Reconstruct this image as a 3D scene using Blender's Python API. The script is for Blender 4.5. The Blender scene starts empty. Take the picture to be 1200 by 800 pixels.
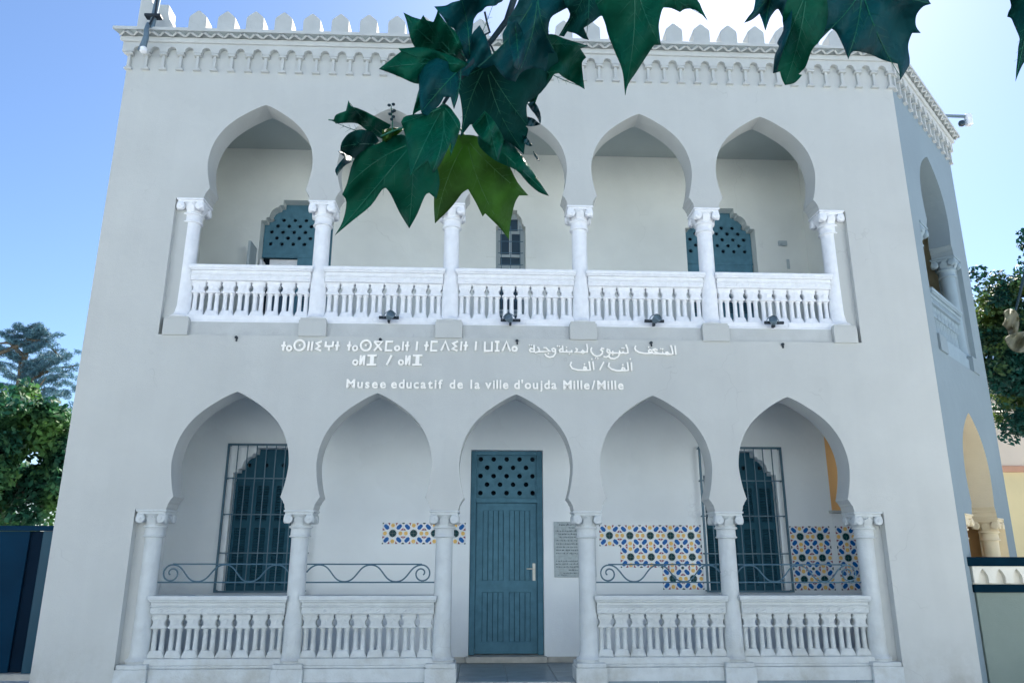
import bpy, bmesh, math, random
import numpy as np
from mathutils import Vector, Matrix
from mathutils.geometry import tessellate_polygon
random.seed(7)
rng = np.random.default_rng(7)
S = bpy.context.scene
R = math.radians
GZ = -1.65                      # ground, measured from eye height
UP = -GZ                        # everything is lifted by this at the end (ground at z = 0)

# ---------------------------------------------------------------- camera
CAM = Vector((4.0601, -9.7039, 0.0)); PIT, YAW, ROL, FPX = 0.2711, -0.0395, 0.0015, 886.0
cF = Vector((-math.sin(YAW)*math.cos(PIT), math.cos(YAW)*math.cos(PIT), math.sin(PIT)))
cR = Vector((math.cos(YAW), math.sin(YAW), 0)); cU = cR.cross(cF)
r2 = cR*math.cos(ROL)+cU*math.sin(ROL); u2 = cU*math.cos(ROL)-cR*math.sin(ROL)
cR, cU = r2, u2
cd = bpy.data.cameras.new('camera'); cam = bpy.data.objects.new('camera', cd); S.collection.objects.link(cam)
m = Matrix((cR, cU, -cF)).transposed().to_4x4(); m.translation = CAM+Vector((0, 0, UP)); cam.matrix_world = m
cd.sensor_fit = 'HORIZONTAL'; cd.sensor_width = 36; cd.lens = 36*FPX/1200; cd.clip_end = 5000; cd.clip_start = 0.05
S.camera = cam
def at(px, py, d):
    'point d metres in front of the eye along the view of photo pixel px,py'
    return CAM+(cF+cR*((px-600)/FPX)+cU*((400-py)/FPX))*d

# ---------------------------------------------------------------- sky and sun
SUN_EL, SUN_AZ = R(46), R(22)          # azimuth from +y towards +x
w = bpy.data.worlds.new('World'); S.world = w; w.use_nodes = True
nt = w.node_tree; nt.nodes.clear()
sky = nt.nodes.new('ShaderNodeTexSky'); sky.sky_type = 'NISHITA'; sky.sun_disc = False
sky.sun_elevation = SUN_EL; sky.sun_rotation = SUN_AZ
sky.air_density = 1.0; sky.dust_density = 0.55; sky.ozone_density = 6.5
bg = nt.nodes.new('ShaderNodeBackground'); bg.inputs[1].default_value = 0.066
wo = nt.nodes.new('ShaderNodeOutputWorld')
nt.links.new(sky.outputs[0], bg.inputs[0]); nt.links.new(bg.outputs[0], wo.inputs[0])
sl = bpy.data.lights.new('sun', 'SUN'); sl.energy = 5.0; sl.angle = R(0.5); sl.color = (1, .93, .82)
so = bpy.data.objects.new('sun', sl); S.collection.objects.link(so)
sd = Vector((math.sin(SUN_AZ)*math.cos(SUN_EL), math.cos(SUN_AZ)*math.cos(SUN_EL), math.sin(SUN_EL)))
so.rotation_euler = sd.to_track_quat('Z', 'Y').to_euler()
so.location = (12, 20, 20)
S.view_settings.view_transform = 'Standard'; S.view_settings.look = 'None'
S.view_settings.exposure = 1.66; S.view_settings.gamma = 1; S.view_settings.use_curve_mapping = False
S.cycles.max_bounces = 8; S.cycles.diffuse_bounces = 5; S.cycles.transparent_max_bounces = 8

# ---------------------------------------------------------------- materials
def mat(name, col, rough=.6, var=.06, scale=6, bump=0, bscale=60, spec=.3, metal=0, trans=0, dirt=None, island=0, col2=None):
    M = bpy.data.materials.new(name); M.use_nodes = True; t = M.node_tree; N = t.nodes; L = t.links
    b = N['Principled BSDF']; b.inputs['Roughness'].default_value = rough
    b.inputs['Specular IOR Level'].default_value = spec; b.inputs['Metallic'].default_value = metal
    geo = N.new('ShaderNodeNewGeometry'); tc = N.new('ShaderNodeTexCoord')
    nz = N.new('ShaderNodeTexNoise'); nz.inputs['Scale'].default_value = scale; nz.inputs['Detail'].default_value = 6
    L.new(geo.outputs['Position'], nz.inputs['Vector'])
    mr = N.new('ShaderNodeMapRange'); mr.inputs['From Min'].default_value = .3; mr.inputs['From Max'].default_value = .7
    mr.inputs['To Min'].default_value = 1-var; mr.inputs['To Max'].default_value = 1+var
    L.new(nz.outputs['Fac'], mr.inputs['Value'])
    mul = N.new('ShaderNodeVectorMath'); mul.operation = 'SCALE'; mul.inputs[0].default_value = col
    L.new(mr.outputs[0], mul.inputs['Scale']); out = mul.outputs[0]
    if island:
        r = N.new('ShaderNodeMapRange'); r.inputs['To Min'].default_value = 1-island; r.inputs['To Max'].default_value = 1+island
        L.new(geo.outputs['Random Per Island'], r.inputs['Value'])
        m2 = N.new('ShaderNodeVectorMath'); m2.operation = 'SCALE'; L.new(out, m2.inputs[0]); L.new(r.outputs[0], m2.inputs['Scale']); out = m2.outputs[0]
        if col2:
            mx = N.new('ShaderNodeMix'); mx.data_type = 'RGBA'; L.new(out, mx.inputs['A']); mx.inputs['B'].default_value = (*col2, 1)
            n3 = N.new('ShaderNodeTexNoise'); n3.inputs['Scale'].default_value = 1.1; L.new(geo.outputs['Position'], n3.inputs['Vector'])
            r3 = N.new('ShaderNodeMapRange'); r3.inputs['From Min'].default_value = .45; r3.inputs['From Max'].default_value = .7; L.new(n3.outputs['Fac'], r3.inputs['Value'])
            L.new(r3.outputs[0], mx.inputs['Factor']); out = mx.outputs['Result']
    if name in ('facade_paint', 'grey_plaster_trim', 'weathered_plaster', 'lower_loggia_paint', 'upper_loggia_paint'):
        # hairline cracks that come and go, and a few touched-up patches
        nw = N.new('ShaderNodeTexNoise'); nw.inputs['Scale'].default_value = 3; L.new(geo.outputs['Position'], nw.inputs['Vector'])
        ma = N.new('ShaderNodeVectorMath'); ma.operation = 'MULTIPLY_ADD'; L.new(nw.outputs['Color'], ma.inputs[0]); ma.inputs[1].default_value = (.6, .6, .6); L.new(geo.outputs['Position'], ma.inputs[2])
        vo = N.new('ShaderNodeTexVoronoi'); vo.feature = 'DISTANCE_TO_EDGE'; vo.inputs['Scale'].default_value = .8; L.new(ma.outputs[0], vo.inputs['Vector'])
        c1 = N.new('ShaderNodeMapRange'); c1.inputs['From Min'].default_value = .0015; c1.inputs['From Max'].default_value = .006; c1.inputs['To Min'].default_value = 1; c1.inputs['To Max'].default_value = 0; L.new(vo.outputs['Distance'], c1.inputs['Value'])
        nm = N.new('ShaderNodeTexNoise'); nm.inputs['Scale'].default_value = .9; L.new(geo.outputs['Position'], nm.inputs['Vector'])
        c2 = N.new('ShaderNodeMapRange'); c2.inputs['From Min'].default_value = .56; c2.inputs['From Max'].default_value = .62; c2.inputs['To Max'].default_value = .09; L.new(nm.outputs['Fac'], c2.inputs['Value'])
        c3 = N.new('ShaderNodeMath'); c3.operation = 'MULTIPLY'; L.new(c1.outputs[0], c3.inputs[0]); L.new(c2.outputs[0], c3.inputs[1])
        v2 = N.new('ShaderNodeTexVoronoi'); v2.inputs['Scale'].default_value = .55; L.new(ma.outputs[0], v2.inputs['Vector'])
        sx2 = N.new('ShaderNodeSeparateColor'); L.new(v2.outputs['Color'], sx2.inputs[0])
        r4 = N.new('ShaderNodeMapRange'); r4.inputs['To Min'].default_value = .985; r4.inputs['To Max'].default_value = 1.015; L.new(sx2.outputs[0], r4.inputs['Value'])
        c4 = N.new('ShaderNodeMath'); c4.operation = 'SUBTRACT'; L.new(r4.outputs[0], c4.inputs[0]); L.new(c3.outputs[0], c4.inputs[1])
        m5 = N.new('ShaderNodeVectorMath'); m5.operation = 'SCALE'; L.new(out, m5.inputs[0]); L.new(c4.outputs[0], m5.inputs['Scale']); out = m5.outputs[0]
    if name == 'facade_paint':
        mp = N.new('ShaderNodeMapping'); mp.inputs['Scale'].default_value = (5, 5, .35); L.new(geo.outputs['Position'], mp.inputs['Vector'])
        ns = N.new('ShaderNodeTexNoise'); ns.inputs['Scale'].default_value = 1.0; ns.inputs['Detail'].default_value = 7; L.new(mp.outputs[0], ns.inputs['Vector'])
        rs = N.new('ShaderNodeMapRange'); rs.inputs['From Min'].default_value = .35; rs.inputs['From Max'].default_value = .75; rs.inputs['To Min'].default_value = 1.008; rs.inputs['To Max'].default_value = .975
        L.new(ns.outputs['Fac'], rs.inputs['Value']); m3 = N.new('ShaderNodeVectorMath'); m3.operation = 'SCALE'; L.new(out, m3.inputs[0]); L.new(rs.outputs[0], m3.inputs['Scale']); out = m3.outputs[0]
    if dirt:      # (colour, amount, z range bottom..top) blotchy damp and wear with a ragged upper edge
        dc, amt, z0, z1 = dirt
        sx = N.new('ShaderNodeSeparateXYZ'); L.new(geo.outputs['Position'], sx.inputs[0])
        n2 = N.new('ShaderNodeTexNoise'); n2.inputs['Scale'].default_value = 2.3; n2.inputs['Detail'].default_value = 9; n2.inputs['Roughness'].default_value = .68
        L.new(geo.outputs['Position'], n2.inputs['Vector'])
        ra = N.new('ShaderNodeMapRange'); ra.inputs['From Min'].default_value = z1+UP; ra.inputs['From Max'].default_value = z0+UP; L.new(sx.outputs['Z'], ra.inputs['Value'])
        ad = N.new('ShaderNodeMath'); ad.operation = 'MULTIPLY'; L.new(ra.outputs[0], ad.inputs[0])
        rb = N.new('ShaderNodeMapRange'); rb.inputs['From Min'].default_value = .45; rb.inputs['From Max'].default_value = .68; L.new(n2.outputs['Fac'], rb.inputs['Value'])
        L.new(rb.outputs[0], ad.inputs[1])
        am = N.new('ShaderNodeMath'); am.operation = 'MULTIPLY'; am.inputs[1].default_value = amt; L.new(ad.outputs[0], am.inputs[0])
        mx = N.new('ShaderNodeMix'); mx.data_type = 'RGBA'; L.new(am.outputs[0], mx.inputs['Factor']); L.new(out, mx.inputs['A']); mx.inputs['B'].default_value = (*dc, 1); out = mx.outputs['Result']
    L.new(out, b.inputs['Base Color'])
    if bump:
        nb = N.new('ShaderNodeTexNoise'); nb.inputs['Scale'].default_value = bscale; nb.inputs['Detail'].default_value = 8; L.new(geo.outputs['Position'], nb.inputs['Vector'])
        nb2 = N.new('ShaderNodeTexNoise'); nb2.inputs['Scale'].default_value = bscale*.08; nb2.inputs['Detail'].default_value = 3; L.new(geo.outputs['Position'], nb2.inputs['Vector'])
        sm = N.new('ShaderNodeMath'); sm.operation = 'MULTIPLY_ADD'; L.new(nb2.outputs['Fac'], sm.inputs[0]); sm.inputs[1].default_value = 3; L.new(nb.outputs['Fac'], sm.inputs[2])
        bp = N.new('ShaderNodeBump'); bp.inputs['Strength'].default_value = bump; bp.inputs['Distance'].default_value = .012; L.new(sm.outputs[0], bp.inputs['Height']); L.new(bp.outputs[0], b.inputs['Normal'])
    if trans:
        tr = N.new('ShaderNodeBsdfTranslucent'); L.new(out, tr.inputs['Color'])
        mxs = N.new('ShaderNodeMixShader'); mxs.inputs[0].default_value = trans
        L.new(b.outputs[0], mxs.inputs[1]); L.new(tr.outputs[0], mxs.inputs[2]); L.new(mxs.outputs[0], N['Material Output'].inputs['Surface'])
    return M
M = dict(
 facade=mat('facade_paint', (.515, .525, .505), .75, .035, 1.2, .25, 70, .2, dirt=((.36, .35, .31), .75, -1.6, -.9)),
 chamfer=mat('side_wall_shade_paint', (.235, .295, .325), .75, .04, 1.2, .25, 70, .2),  # colour darkened to stand in for the weaker light on this side
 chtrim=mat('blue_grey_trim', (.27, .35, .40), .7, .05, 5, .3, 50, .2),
 trim=mat('grey_plaster_trim', (.50, .515, .505), .7, .05, 5, .3, 50, .2),
 lowtrim=mat('weathered_plaster', (.58, .61, .61), .7, .06, 7, .45, 45, .2, dirt=((.36, .35, .30), .8, -1.7, -.6)),
 white=mat('fresh_white_paint', (.83, .84, .86), .55, .05, 11, .5, 30, .3),
 loggia_up=mat('upper_loggia_paint', (.77, .785, .745), .8, .05, 1.5, .2, 60, .2),
 loggia_lo=mat('lower_loggia_paint', (.80, .84, .86), .8, .04, 1.3, .2, 60, .2, dirt=((.38, .37, .35), .5, -1.55, -1.2)),
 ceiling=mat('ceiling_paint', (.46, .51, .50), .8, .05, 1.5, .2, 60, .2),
 cream=mat('cream_paint', (.80, .68, .48), .8, .05, 2, .2, 60, .2),
 orange=mat('orange_paint', (.85, .52, .24), .8, .05, 2, .2, 60, .2),
 teal=mat('teal_door_paint', (.085, .20, .265), .6, .12, 9, .2, 90, .12),
 tealdark=mat('dark_teal_shutter_paint', (.022, .085, .125), .6, .08, 9, .1, 90, .1),
 iron=mat('blue_grey_iron', (.06, .13, .18), .45, .1, 20, 0, 60, .4),
 reveal=mat('grey_reveal_paint', (.42, .48, .50), .75, .05, 3, .2, 60, .2),
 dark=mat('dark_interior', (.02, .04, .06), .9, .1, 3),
 floor=mat('slate_floor', (.20, .26, .29), .4, .15, 5, .2, 30, .4),
 stone=mat('step_stone', (.45, .44, .40), .7, .15, 9, .4, 50, .3),
 plaque=mat('grey_marble', (.36, .42, .44), .4, .15, 25, 0, 60, .5),
 ink=mat('engraved_ink', (.05, .07, .08), .7),
 letter=mat('cream_white_metal', (.97, .93, .86), .35, .02, 20, 0, 60, .5),
 tile=mat('glazed_tile_white', (.72, .76, .78), .15, .03, 20, 0, 60, .5),
 t_green=mat('glaze_dark_green', (.002, .045, .055), .35, .1, 40, 0, 60, .2),
 t_blue=mat('glaze_blue', (.004, .11, .38), .35, .15, 40, 0, 60, .2),
 t_yel=mat('glaze_ochre', (.78, .50, .15), .35, .15, 40, 0, 60, .2),
 t_pink=mat('glaze_plum', (.28, .08, .11), .35, .15, 40, 0, 60, .2),
 handle=mat('satin_nickel', (.55, .55, .50), .35, .05, 30, 0, 60, .5, .3),
 cove=mat('shaded_soffit_plaster', (.27, .30, .30), .8, .12, 9, .3, 50, .1),  # shade of the downward-facing soffit put into the plaster colour
 steel=mat('brushed_metal', (.14, .20, .24), .45, .1, 30, 0, 60, .4, .3),
 black=mat('black_plastic', (.02, .03, .04), .5),
 glass=mat('dark_glass', (.03, .05, .06), .05, 0, 5, 0, 60, .6),
 navy=mat('navy_sheet_metal', (.0005, .024, .055), .7, .12, 2, 0, 60, .08),
 navydark=mat('dark_navy_sheet_metal', (.0003, .010, .025), .7, .12, 2, 0, 60, .08),
 tealpost=mat('teal_post_paint', (.002, .05, .085), .5, .12, 2),
 greywall=mat('grey_green_render', (.21, .255, .225), .8, .05, 2, .3, 60, .2),
 coping=mat('navy_coping_paint', (.001, .016, .03), .8, .15, 5, .2, 60, .05),
 frieze=mat('cream_frieze_paint', (.72, .69, .60), .7, .06, 6, .3, 40),
 yellow=mat('yellow_house_paint', (.92, .74, .42), .8, .04, 1, .2, 40),
 pinkband=mat('terracotta_band_paint', (.75, .40, .26), .8, .05, 3),
 peach=mat('peach_house_paint', (.90, .74, .60), .8, .04, 1, .2, 40),
 asphalt=mat('asphalt', (.10, .10, .10), .9, .15, 8, .4, 40),
 paving=mat('pale_paving', (.58, .61, .62), .8, .1, 5, .3, 40),
 bark=mat('bark', (.10, .085, .06), .9, .3, 12, .8, 40),
 twig=mat('dark_twig', (.008, .03, .045), .6, .2, 40),
 leafA=mat('leaf_deep_green', (.0005, .082, .052), .5, .22, 18, .25, 90, .12, trans=.3),
 leafB=mat('leaf_blue_green', (.0005, .055, .070), .5, .25, 14, .25, 90, .15, trans=.25),
 leafC=mat('leaf_yellow_green', (.055, .14, .032), .5, .4, 16, .25, 90, .1, trans=.45),
 leafD=mat('leaf_bottle_green', (.0005, .048, .045), .75, .25, 18, .25, 90, .12, trans=.2),
 leafE=mat('leaf_dry_grey_brown', (.20, .20, .14), .7, .3, 18, .25, 60, .2, trans=.3),
 vein=mat('leaf_vein', (.004, .105, .07), .5, .1, 20),
 veinC=mat('leaf_vein_pale', (.06, .17, .05), .5, .1, 20),
 fol_l=mat('broadleaf_foliage', (.02, .10, .06), .6, .1, 3, trans=.35, island=.45, col2=(.10, .22, .05)),
 fol_r=mat('dark_broadleaf_foliage', (.008, .06, .045), .5, .1, 3, trans=.3, island=.5, col2=(.12, .18, .03)),
 fol_p=mat('blue_green_needles', (.07, .16, .20), .7, .1, 3, trans=.15, island=.4),
)

# ---------------------------------------------------------------- mesh helpers
C = S.collection
def link(name, me, parent=None, loc=(0, 0, 0), rz=0):
    o = bpy.data.objects.new(name, me); C.objects.link(o); o.location = loc; o.rotation_euler = (0, 0, rz)
    if parent is not None: o.parent = parent
    return o
def tag(o, label, cat, group=None):
    o['label'] = label; o['category'] = cat
    if group: o['group'] = group
    return o
class MB:
    def __init__(s): s.v = []; s.f = []; s.mi = []; s.M = Matrix.Identity(4); s.k = 0
    def add(s, vs, fs):
        n = len(s.v); s.v += [tuple(s.M @ Vector(p)) for p in vs]; s.f += [tuple(i+n for i in f) for f in fs]; s.mi += [s.k]*len(fs); return s
    def box(s, x0, x1, y0, y1, z0, z1):
        v = [(x, y, z) for z in (z0, z1) for y in (y0, y1) for x in (x0, x1)]
        return s.add(v, [(0, 2, 3, 1), (4, 5, 7, 6), (0, 1, 5, 4), (2, 6, 7, 3), (1, 3, 7, 5), (0, 4, 6, 2)])
    def lathe(s, prof, cx=0, cy=0, n=20, axis='z'):
        vs = []; fs = []
        for r, z in prof:
            for k in range(n):
                a = 2*math.pi*k/n; p = (r*math.cos(a), r*math.sin(a), z)
                if axis == 'y': p = (p[0], p[2], p[1])
                if axis == 'x': p = (p[2], p[0], p[1])
                vs.append((p[0]+cx, p[1]+cy, p[2]) if axis == 'z' else p)
        for j in range(len(prof)-1):
            for k in range(n):
                a, b = j*n+k, j*n+(k+1) % n; fs.append((a, b, b+n, a+n))
        fs.append(tuple(range(n))[::-1]); fs.append(tuple((len(prof)-1)*n+k for k in range(n)))
        return s.add(vs, fs)
    def slab(s, outer, holes, y0, y1, axis='y'):
        'polygon in (x,z) with holes, from y0 (front) to y1 (back)'
        loops = [outer]+list(holes); flat = [p for l in loops for p in l]
        tris = tessellate_polygon([[Vector((p[0], p[1], 0)) for p in l] for l in loops]); n = len(flat)
        vs = [(p[0], y0, p[1]) for p in flat]+[(p[0], y1, p[1]) for p in flat]
        if axis == 'z': vs = [(p[0], p[1], y0) for p in flat]+[(p[0], p[1], y1) for p in flat]
        fs = []
        for t in tris:
            a, b, c = [flat[i] for i in t]
            if (b[0]-a[0])*(c[1]-a[1])-(b[1]-a[1])*(c[0]-a[0]) < 0: t = (t[0], t[2], t[1])
            fs.append(tuple(t)); fs.append(tuple(i+n for i in reversed(t)))
        o = 0
        for l in loops:
            for i in range(len(l)):
                a, b = o+i, o+(i+1) % len(l); fs.append((a, b, b+n, a+n))
            o += len(l)
        return s.add(vs, fs)
    def prism(s, poly, y0, y1, axis='y'): return s.slab(poly, [], y0, y1, axis)
    def tube(s, pts, r, n=6, r2=None):
        pts = [Vector(p) for p in pts]; vs = []; fs = []; u = None
        for i, p in enumerate(pts):
            d = (pts[min(i+1, len(pts)-1)]-pts[max(i-1, 0)]).normalized()
            if u is None: u = d.orthogonal().normalized()
            u = (u-d*u.dot(d)).normalized(); w_ = d.cross(u)
            rr = r if r2 is None else r+(r2-r)*i/(len(pts)-1)
            vs += [tuple(p+u*(rr*math.cos(2*math.pi*k/n))+w_*(rr*math.sin(2*math.pi*k/n))) for k in range(n)]
        for j in range(len(pts)-1):
            for k in range(n):
                a, b = j*n+k, j*n+(k+1) % n; fs.append((a, b, b+n, a+n))
        fs.append(tuple(range(n))[::-1]); fs.append(tuple((len(pts)-1)*n+k for k in range(n)))
        return s.add(vs, fs)
    def mesh(s, name, mats, bevel=0, smooth=False, seg=1, angle=35):
        me = bpy.data.meshes.new(name); me.from_pydata(s.v, [], s.f)
        for q in (mats if isinstance(mats, (list, tuple)) else [mats]): me.materials.append(q)
        if any(s.mi): me.polygons.foreach_set('material_index', s.mi)
        bm = bmesh.new(); bm.from_mesh(me)
        bmesh.ops.recalc_face_normals(bm, faces=bm.faces)
        if bevel:
            es = [e for e in bm.edges if len(e.link_faces) == 2 and e.calc_face_angle(0) > R(angle)]
            bmesh.ops.bevel(bm, geom=es, offset=bevel, segments=seg, affect='EDGES', profile=.6, clamp_overlap=True)
        bm.to_mesh(me); bm.free()
        if smooth:
            me.polygons.foreach_set('use_smooth', [True]*len(me.polygons))
            me.set_sharp_from_angle(angle=R(angle))
        return me
    def build(s, name, mats, parent=None, loc=(0, 0, 0), rz=0, **k): return link(name, s.mesh(name, mats, **k), parent, loc, rz)
def empty(name, loc=(0, 0, 0), parent=None, rz=0):
    o = link(name, None, parent, loc, rz); o.empty_display_size = .2; return o
def B(*a): return MB().box(*a)

# ---------------------------------------------------------------- ground
MB().add([(-300, -300, GZ-.14), (300, -300, GZ-.14), (300, 300, GZ-.14), (-300, 300, GZ-.14)], [(0, 1, 2, 3)]).build('ground', M['paving'])['kind'] = 'structure'
MB().box(-14, 24, -7.5, 30, GZ-.3, GZ).build('pavement', M['paving'], bevel=.01)['kind'] = 'structure'
MB().box(-60, 60, -17, -7.52, GZ-.3, GZ-.134).build('road', M['asphalt'])['kind'] = 'structure'

# ---------------------------------------------------------------- museum
W = 1.8; T = .35; X0, X1 = -1.145, 10.16; ANG = R(44.5); CL = 3.15
ZL, ZU = .50, 4.70              # tops of lower and upper capitals
HALF = [(.729, 0), (.718, .03), (.712, .07), (.698, .085), (.690, .108), (.655, .155)]
KEY = [(.655, .155), (.668, .195), (.692, .29), (.712, .40), (.725, .52), (.725, .61), (.705, .75), (.658, .90), (.598, 1.015), (.53, 1.11), (.45, 1.195), (.372, 1.262), (.28, 1.328), (.17, 1.40), (.06, 1.459), (0, 1.482)]
def smooth_key(K, n=3):
    out = []
    for i in range(len(K)-1):
        p0, p1, p2, p3 = K[max(i-1, 0)], K[i], K[i+1], K[min(i+2, len(K)-1)]
        for j in range(n):
            t = j/n
            out.append(tuple(.5*((2*b)+(-a+c)*t+(2*a-5*b+4*c-d)*t*t+(-a+3*b-3*c+d)*t**3) for a, b, c, d in zip(p0, p1, p2, p3)))
    return out+[K[-1]]
AH = HALF[:-1]+smooth_key(KEY)
def arch(c, z0, sc=1):          # left foot -> apex -> right foot
    L_ = [(c-a*sc, z0+b*sc) for a, b in AH]; return L_+[(c+a*sc, z0+b*sc) for a, b in AH[-2::-1]]

mus = empty('museum_building', (4.5, 0, GZ)); ML = Vector((4.5, 0, GZ))
tag(mus, 'two-storey pale grey arcaded museum building with horseshoe arches and white balustrades', 'building')
def sub(o, p):                  # parent keeping place (all parents here are untouched by rotation)
    o.parent = p; o.matrix_parent_inverse = Matrix.Translation(-Vector(p.matrix_world.translation)) if False else Matrix.Identity(4)
    return o
mus.location = (0, 0, 0)        # origin at the facade line; the whole thing is lifted with the rest
# facade
arc_lo = [(-.2, ZL)]
for i in range(5): arc_lo += arch(i*W+.9, ZL)
arc_lo += [(9*1.0+.2, ZL)]
outer = [(X0, GZ), (-.2, GZ)]+arc_lo+[(9.2, GZ), (X1, GZ), (X1, 7.2), (X0, 7.2)]
arc_up = [(-.2, 2.74), (-.2, ZU)]
for i in range(5): arc_up += arch(i*W+.9, ZU)
arc_up += [(9.2, ZU), (9.2, 2.74)]
MB().slab(outer, [arc_up], 0, T).build('facade_wall', M['facade'], mus)
# chamfer wall, built flat then turned
ch_lo = [(.38, GZ), (.38, ZL)]+arch(1.5, ZL)+[(2.62, ZL), (2.62, GZ)]
cu = [(.38, 2.74), (.38, ZU)]+arch(1.5, ZU)+[(2.62, ZU), (2.62, 2.74)]
CH = Matrix.Translation((X1, 0, 0)) @ Matrix.Rotation(ANG, 4, 'Z')
def chamf(mb): mb.M = CH; return mb
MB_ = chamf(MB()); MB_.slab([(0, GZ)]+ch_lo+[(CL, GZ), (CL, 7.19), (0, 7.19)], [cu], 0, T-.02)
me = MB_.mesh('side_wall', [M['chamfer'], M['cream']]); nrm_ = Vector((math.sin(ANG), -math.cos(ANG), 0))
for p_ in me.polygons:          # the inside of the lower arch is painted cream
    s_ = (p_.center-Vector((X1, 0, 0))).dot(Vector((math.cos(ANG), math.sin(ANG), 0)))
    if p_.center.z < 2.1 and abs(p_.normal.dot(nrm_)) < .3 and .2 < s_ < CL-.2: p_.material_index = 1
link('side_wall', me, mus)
E1 = CH @ Vector((CL, 0, 0))
MB().box(E1.x-.3, E1.x-.004, E1.y+.003, 9.5, GZ, 7.18).build('side_wall', M['chamfer'], mus)
MB().box(X0+.003, X0+.3, T, 9.5, GZ, 7.17).build('side_wall', M['facade'], mus)
MB().box(X0+.3, E1.x-.3, 9.3, 9.497, GZ, 7.16).build('back_wall', M['facade'], mus)
ROOF = [(X0+.1, .1), (X1-.05, .1), (E1.x-.1, E1.y), (E1.x-.1, 9.4), (X0+.1, 9.4)]
MB().prism(ROOF, 6.9, 7.1, 'z').build('roof', M['trim'], mus)
IN = [(X0+.05, T-.05), (X1-.25, T-.05), (E1.x-.2, E1.y+.2), (E1.x-.2, 9.3), (X0+.05, 9.3)]
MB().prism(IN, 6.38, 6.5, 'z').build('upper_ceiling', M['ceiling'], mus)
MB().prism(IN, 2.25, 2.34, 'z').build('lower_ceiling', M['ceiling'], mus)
MB().prism(IN, 2.7, 2.85, 'z').build('upper_floor', M['floor'], mus)
FL = [(X0+.05, .02), (X1-.1, .02), (E1.x-.2, E1.y+.2), (E1.x-.2, 9.3), (X0+.05, 9.3)]
MB().prism(FL, GZ+.01, -1.52, 'z').build('loggia_base', M['stone'], mus)
# loggia floor slabs
fl = empty('loggia_floor', (0, 0, 0), mus)
fm = {}
x = -.4; k = 0
while x < 9.2:
    for j, (ya, yb) in enumerate([(.004, .4), (.403, .8), (.803, 1.2), (1.203, 1.596)]):
        MB().box(x+.003, x+.597, ya, yb, -1.515, -1.482-.0006*((k*7+j*3) % 4)).build('slab', M['floor'], fl, bevel=.003)
    x += .6; k += 1

# rear walls with their openings
RY = 1.6
LOBE = [(.575, 0), (.50, 0), (.50, .05), (.452, .055), (.447, .10), (.43, .15), (.40, .19), (.36, .22), (.315, .235), (.305, .27), (.25, .275), (.25, .36)]
def lobed(c, zb, zj, sx=1.0, sz=1.0):
    L_ = [(c-a*sx, zj+b*sz) for a, b in LOBE]; return [(c-.575*sx, zb)]+L_+[(c+a*sx, zj+b*sz) for a, b in LOBE[::-1]]+[(c+.575*sx, zb)]
WL = (.985, 7.92)
holes = [lobed(c, -.56, 1.115, .955) for c in WL]
DX0, DX1 = 3.90, 4.97
low_out = [(-.55, -1.5), (DX0, -1.5), (DX0, 1.465), (DX1, 1.465), (DX1, -1.5), (9.27, -1.5), (9.27, 2.27), (-.55, 2.27)]
MB().slab(low_out, holes, RY, RY+.3).build('lower_rear_wall', M['loggia_lo'], mus)
upc = (1.06, 7.915)
uh = [lobed(c, 2.86, 5.11) for c in upc]+[lobed(4.485, 3.3, 5.08, .415, .8)]
MB().slab([(-.55, 2.83), (9.5, 2.83), (9.5, 6.4), (-.55, 6.4)], uh, RY, RY+.3).build('upper_rear_wall', M['loggia_up'], mus)
MB().box(9.33, 9.5, T-.01, RY+.002, 2.84, 6.39).build('upper_end_wall', M['loggia_up'], mus)
MB().box(-.6, -.42, T-.01, RY+.002, 2.84, 6.39).build('upper_end_wall', M['loggia_up'], mus)
MB().box(-.6, -.42, T-.01, RY+.002, -1.49, 2.26).build('lower_end_wall', M['loggia_lo'], mus)
MB().box(9.275, 10.35, RY+.004, RY+.22, -1.49, .555).build('dado_wall', M['loggia_lo'], mus)
MB().box(9.22, 10.36, RY-.05, RY+.24, .558, .60).build('dado_ledge', M['trim'], mus, bevel=.008)
MB().box(8.9, E1.x-.3, 2.45, 2.6, -1.49, 2.26).build('corner_room_wall', M['orange'], mus)
MB().box(8.9, E1.x-.3, 2.6, 2.75, 2.84, 6.39).build('corner_room_wall', M['cream'], mus)
MB().box(-.5, E1.x-.35, 3.2, 3.3, -1.49, 6.38).build('dark_partition', M['dark'], mus)

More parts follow.
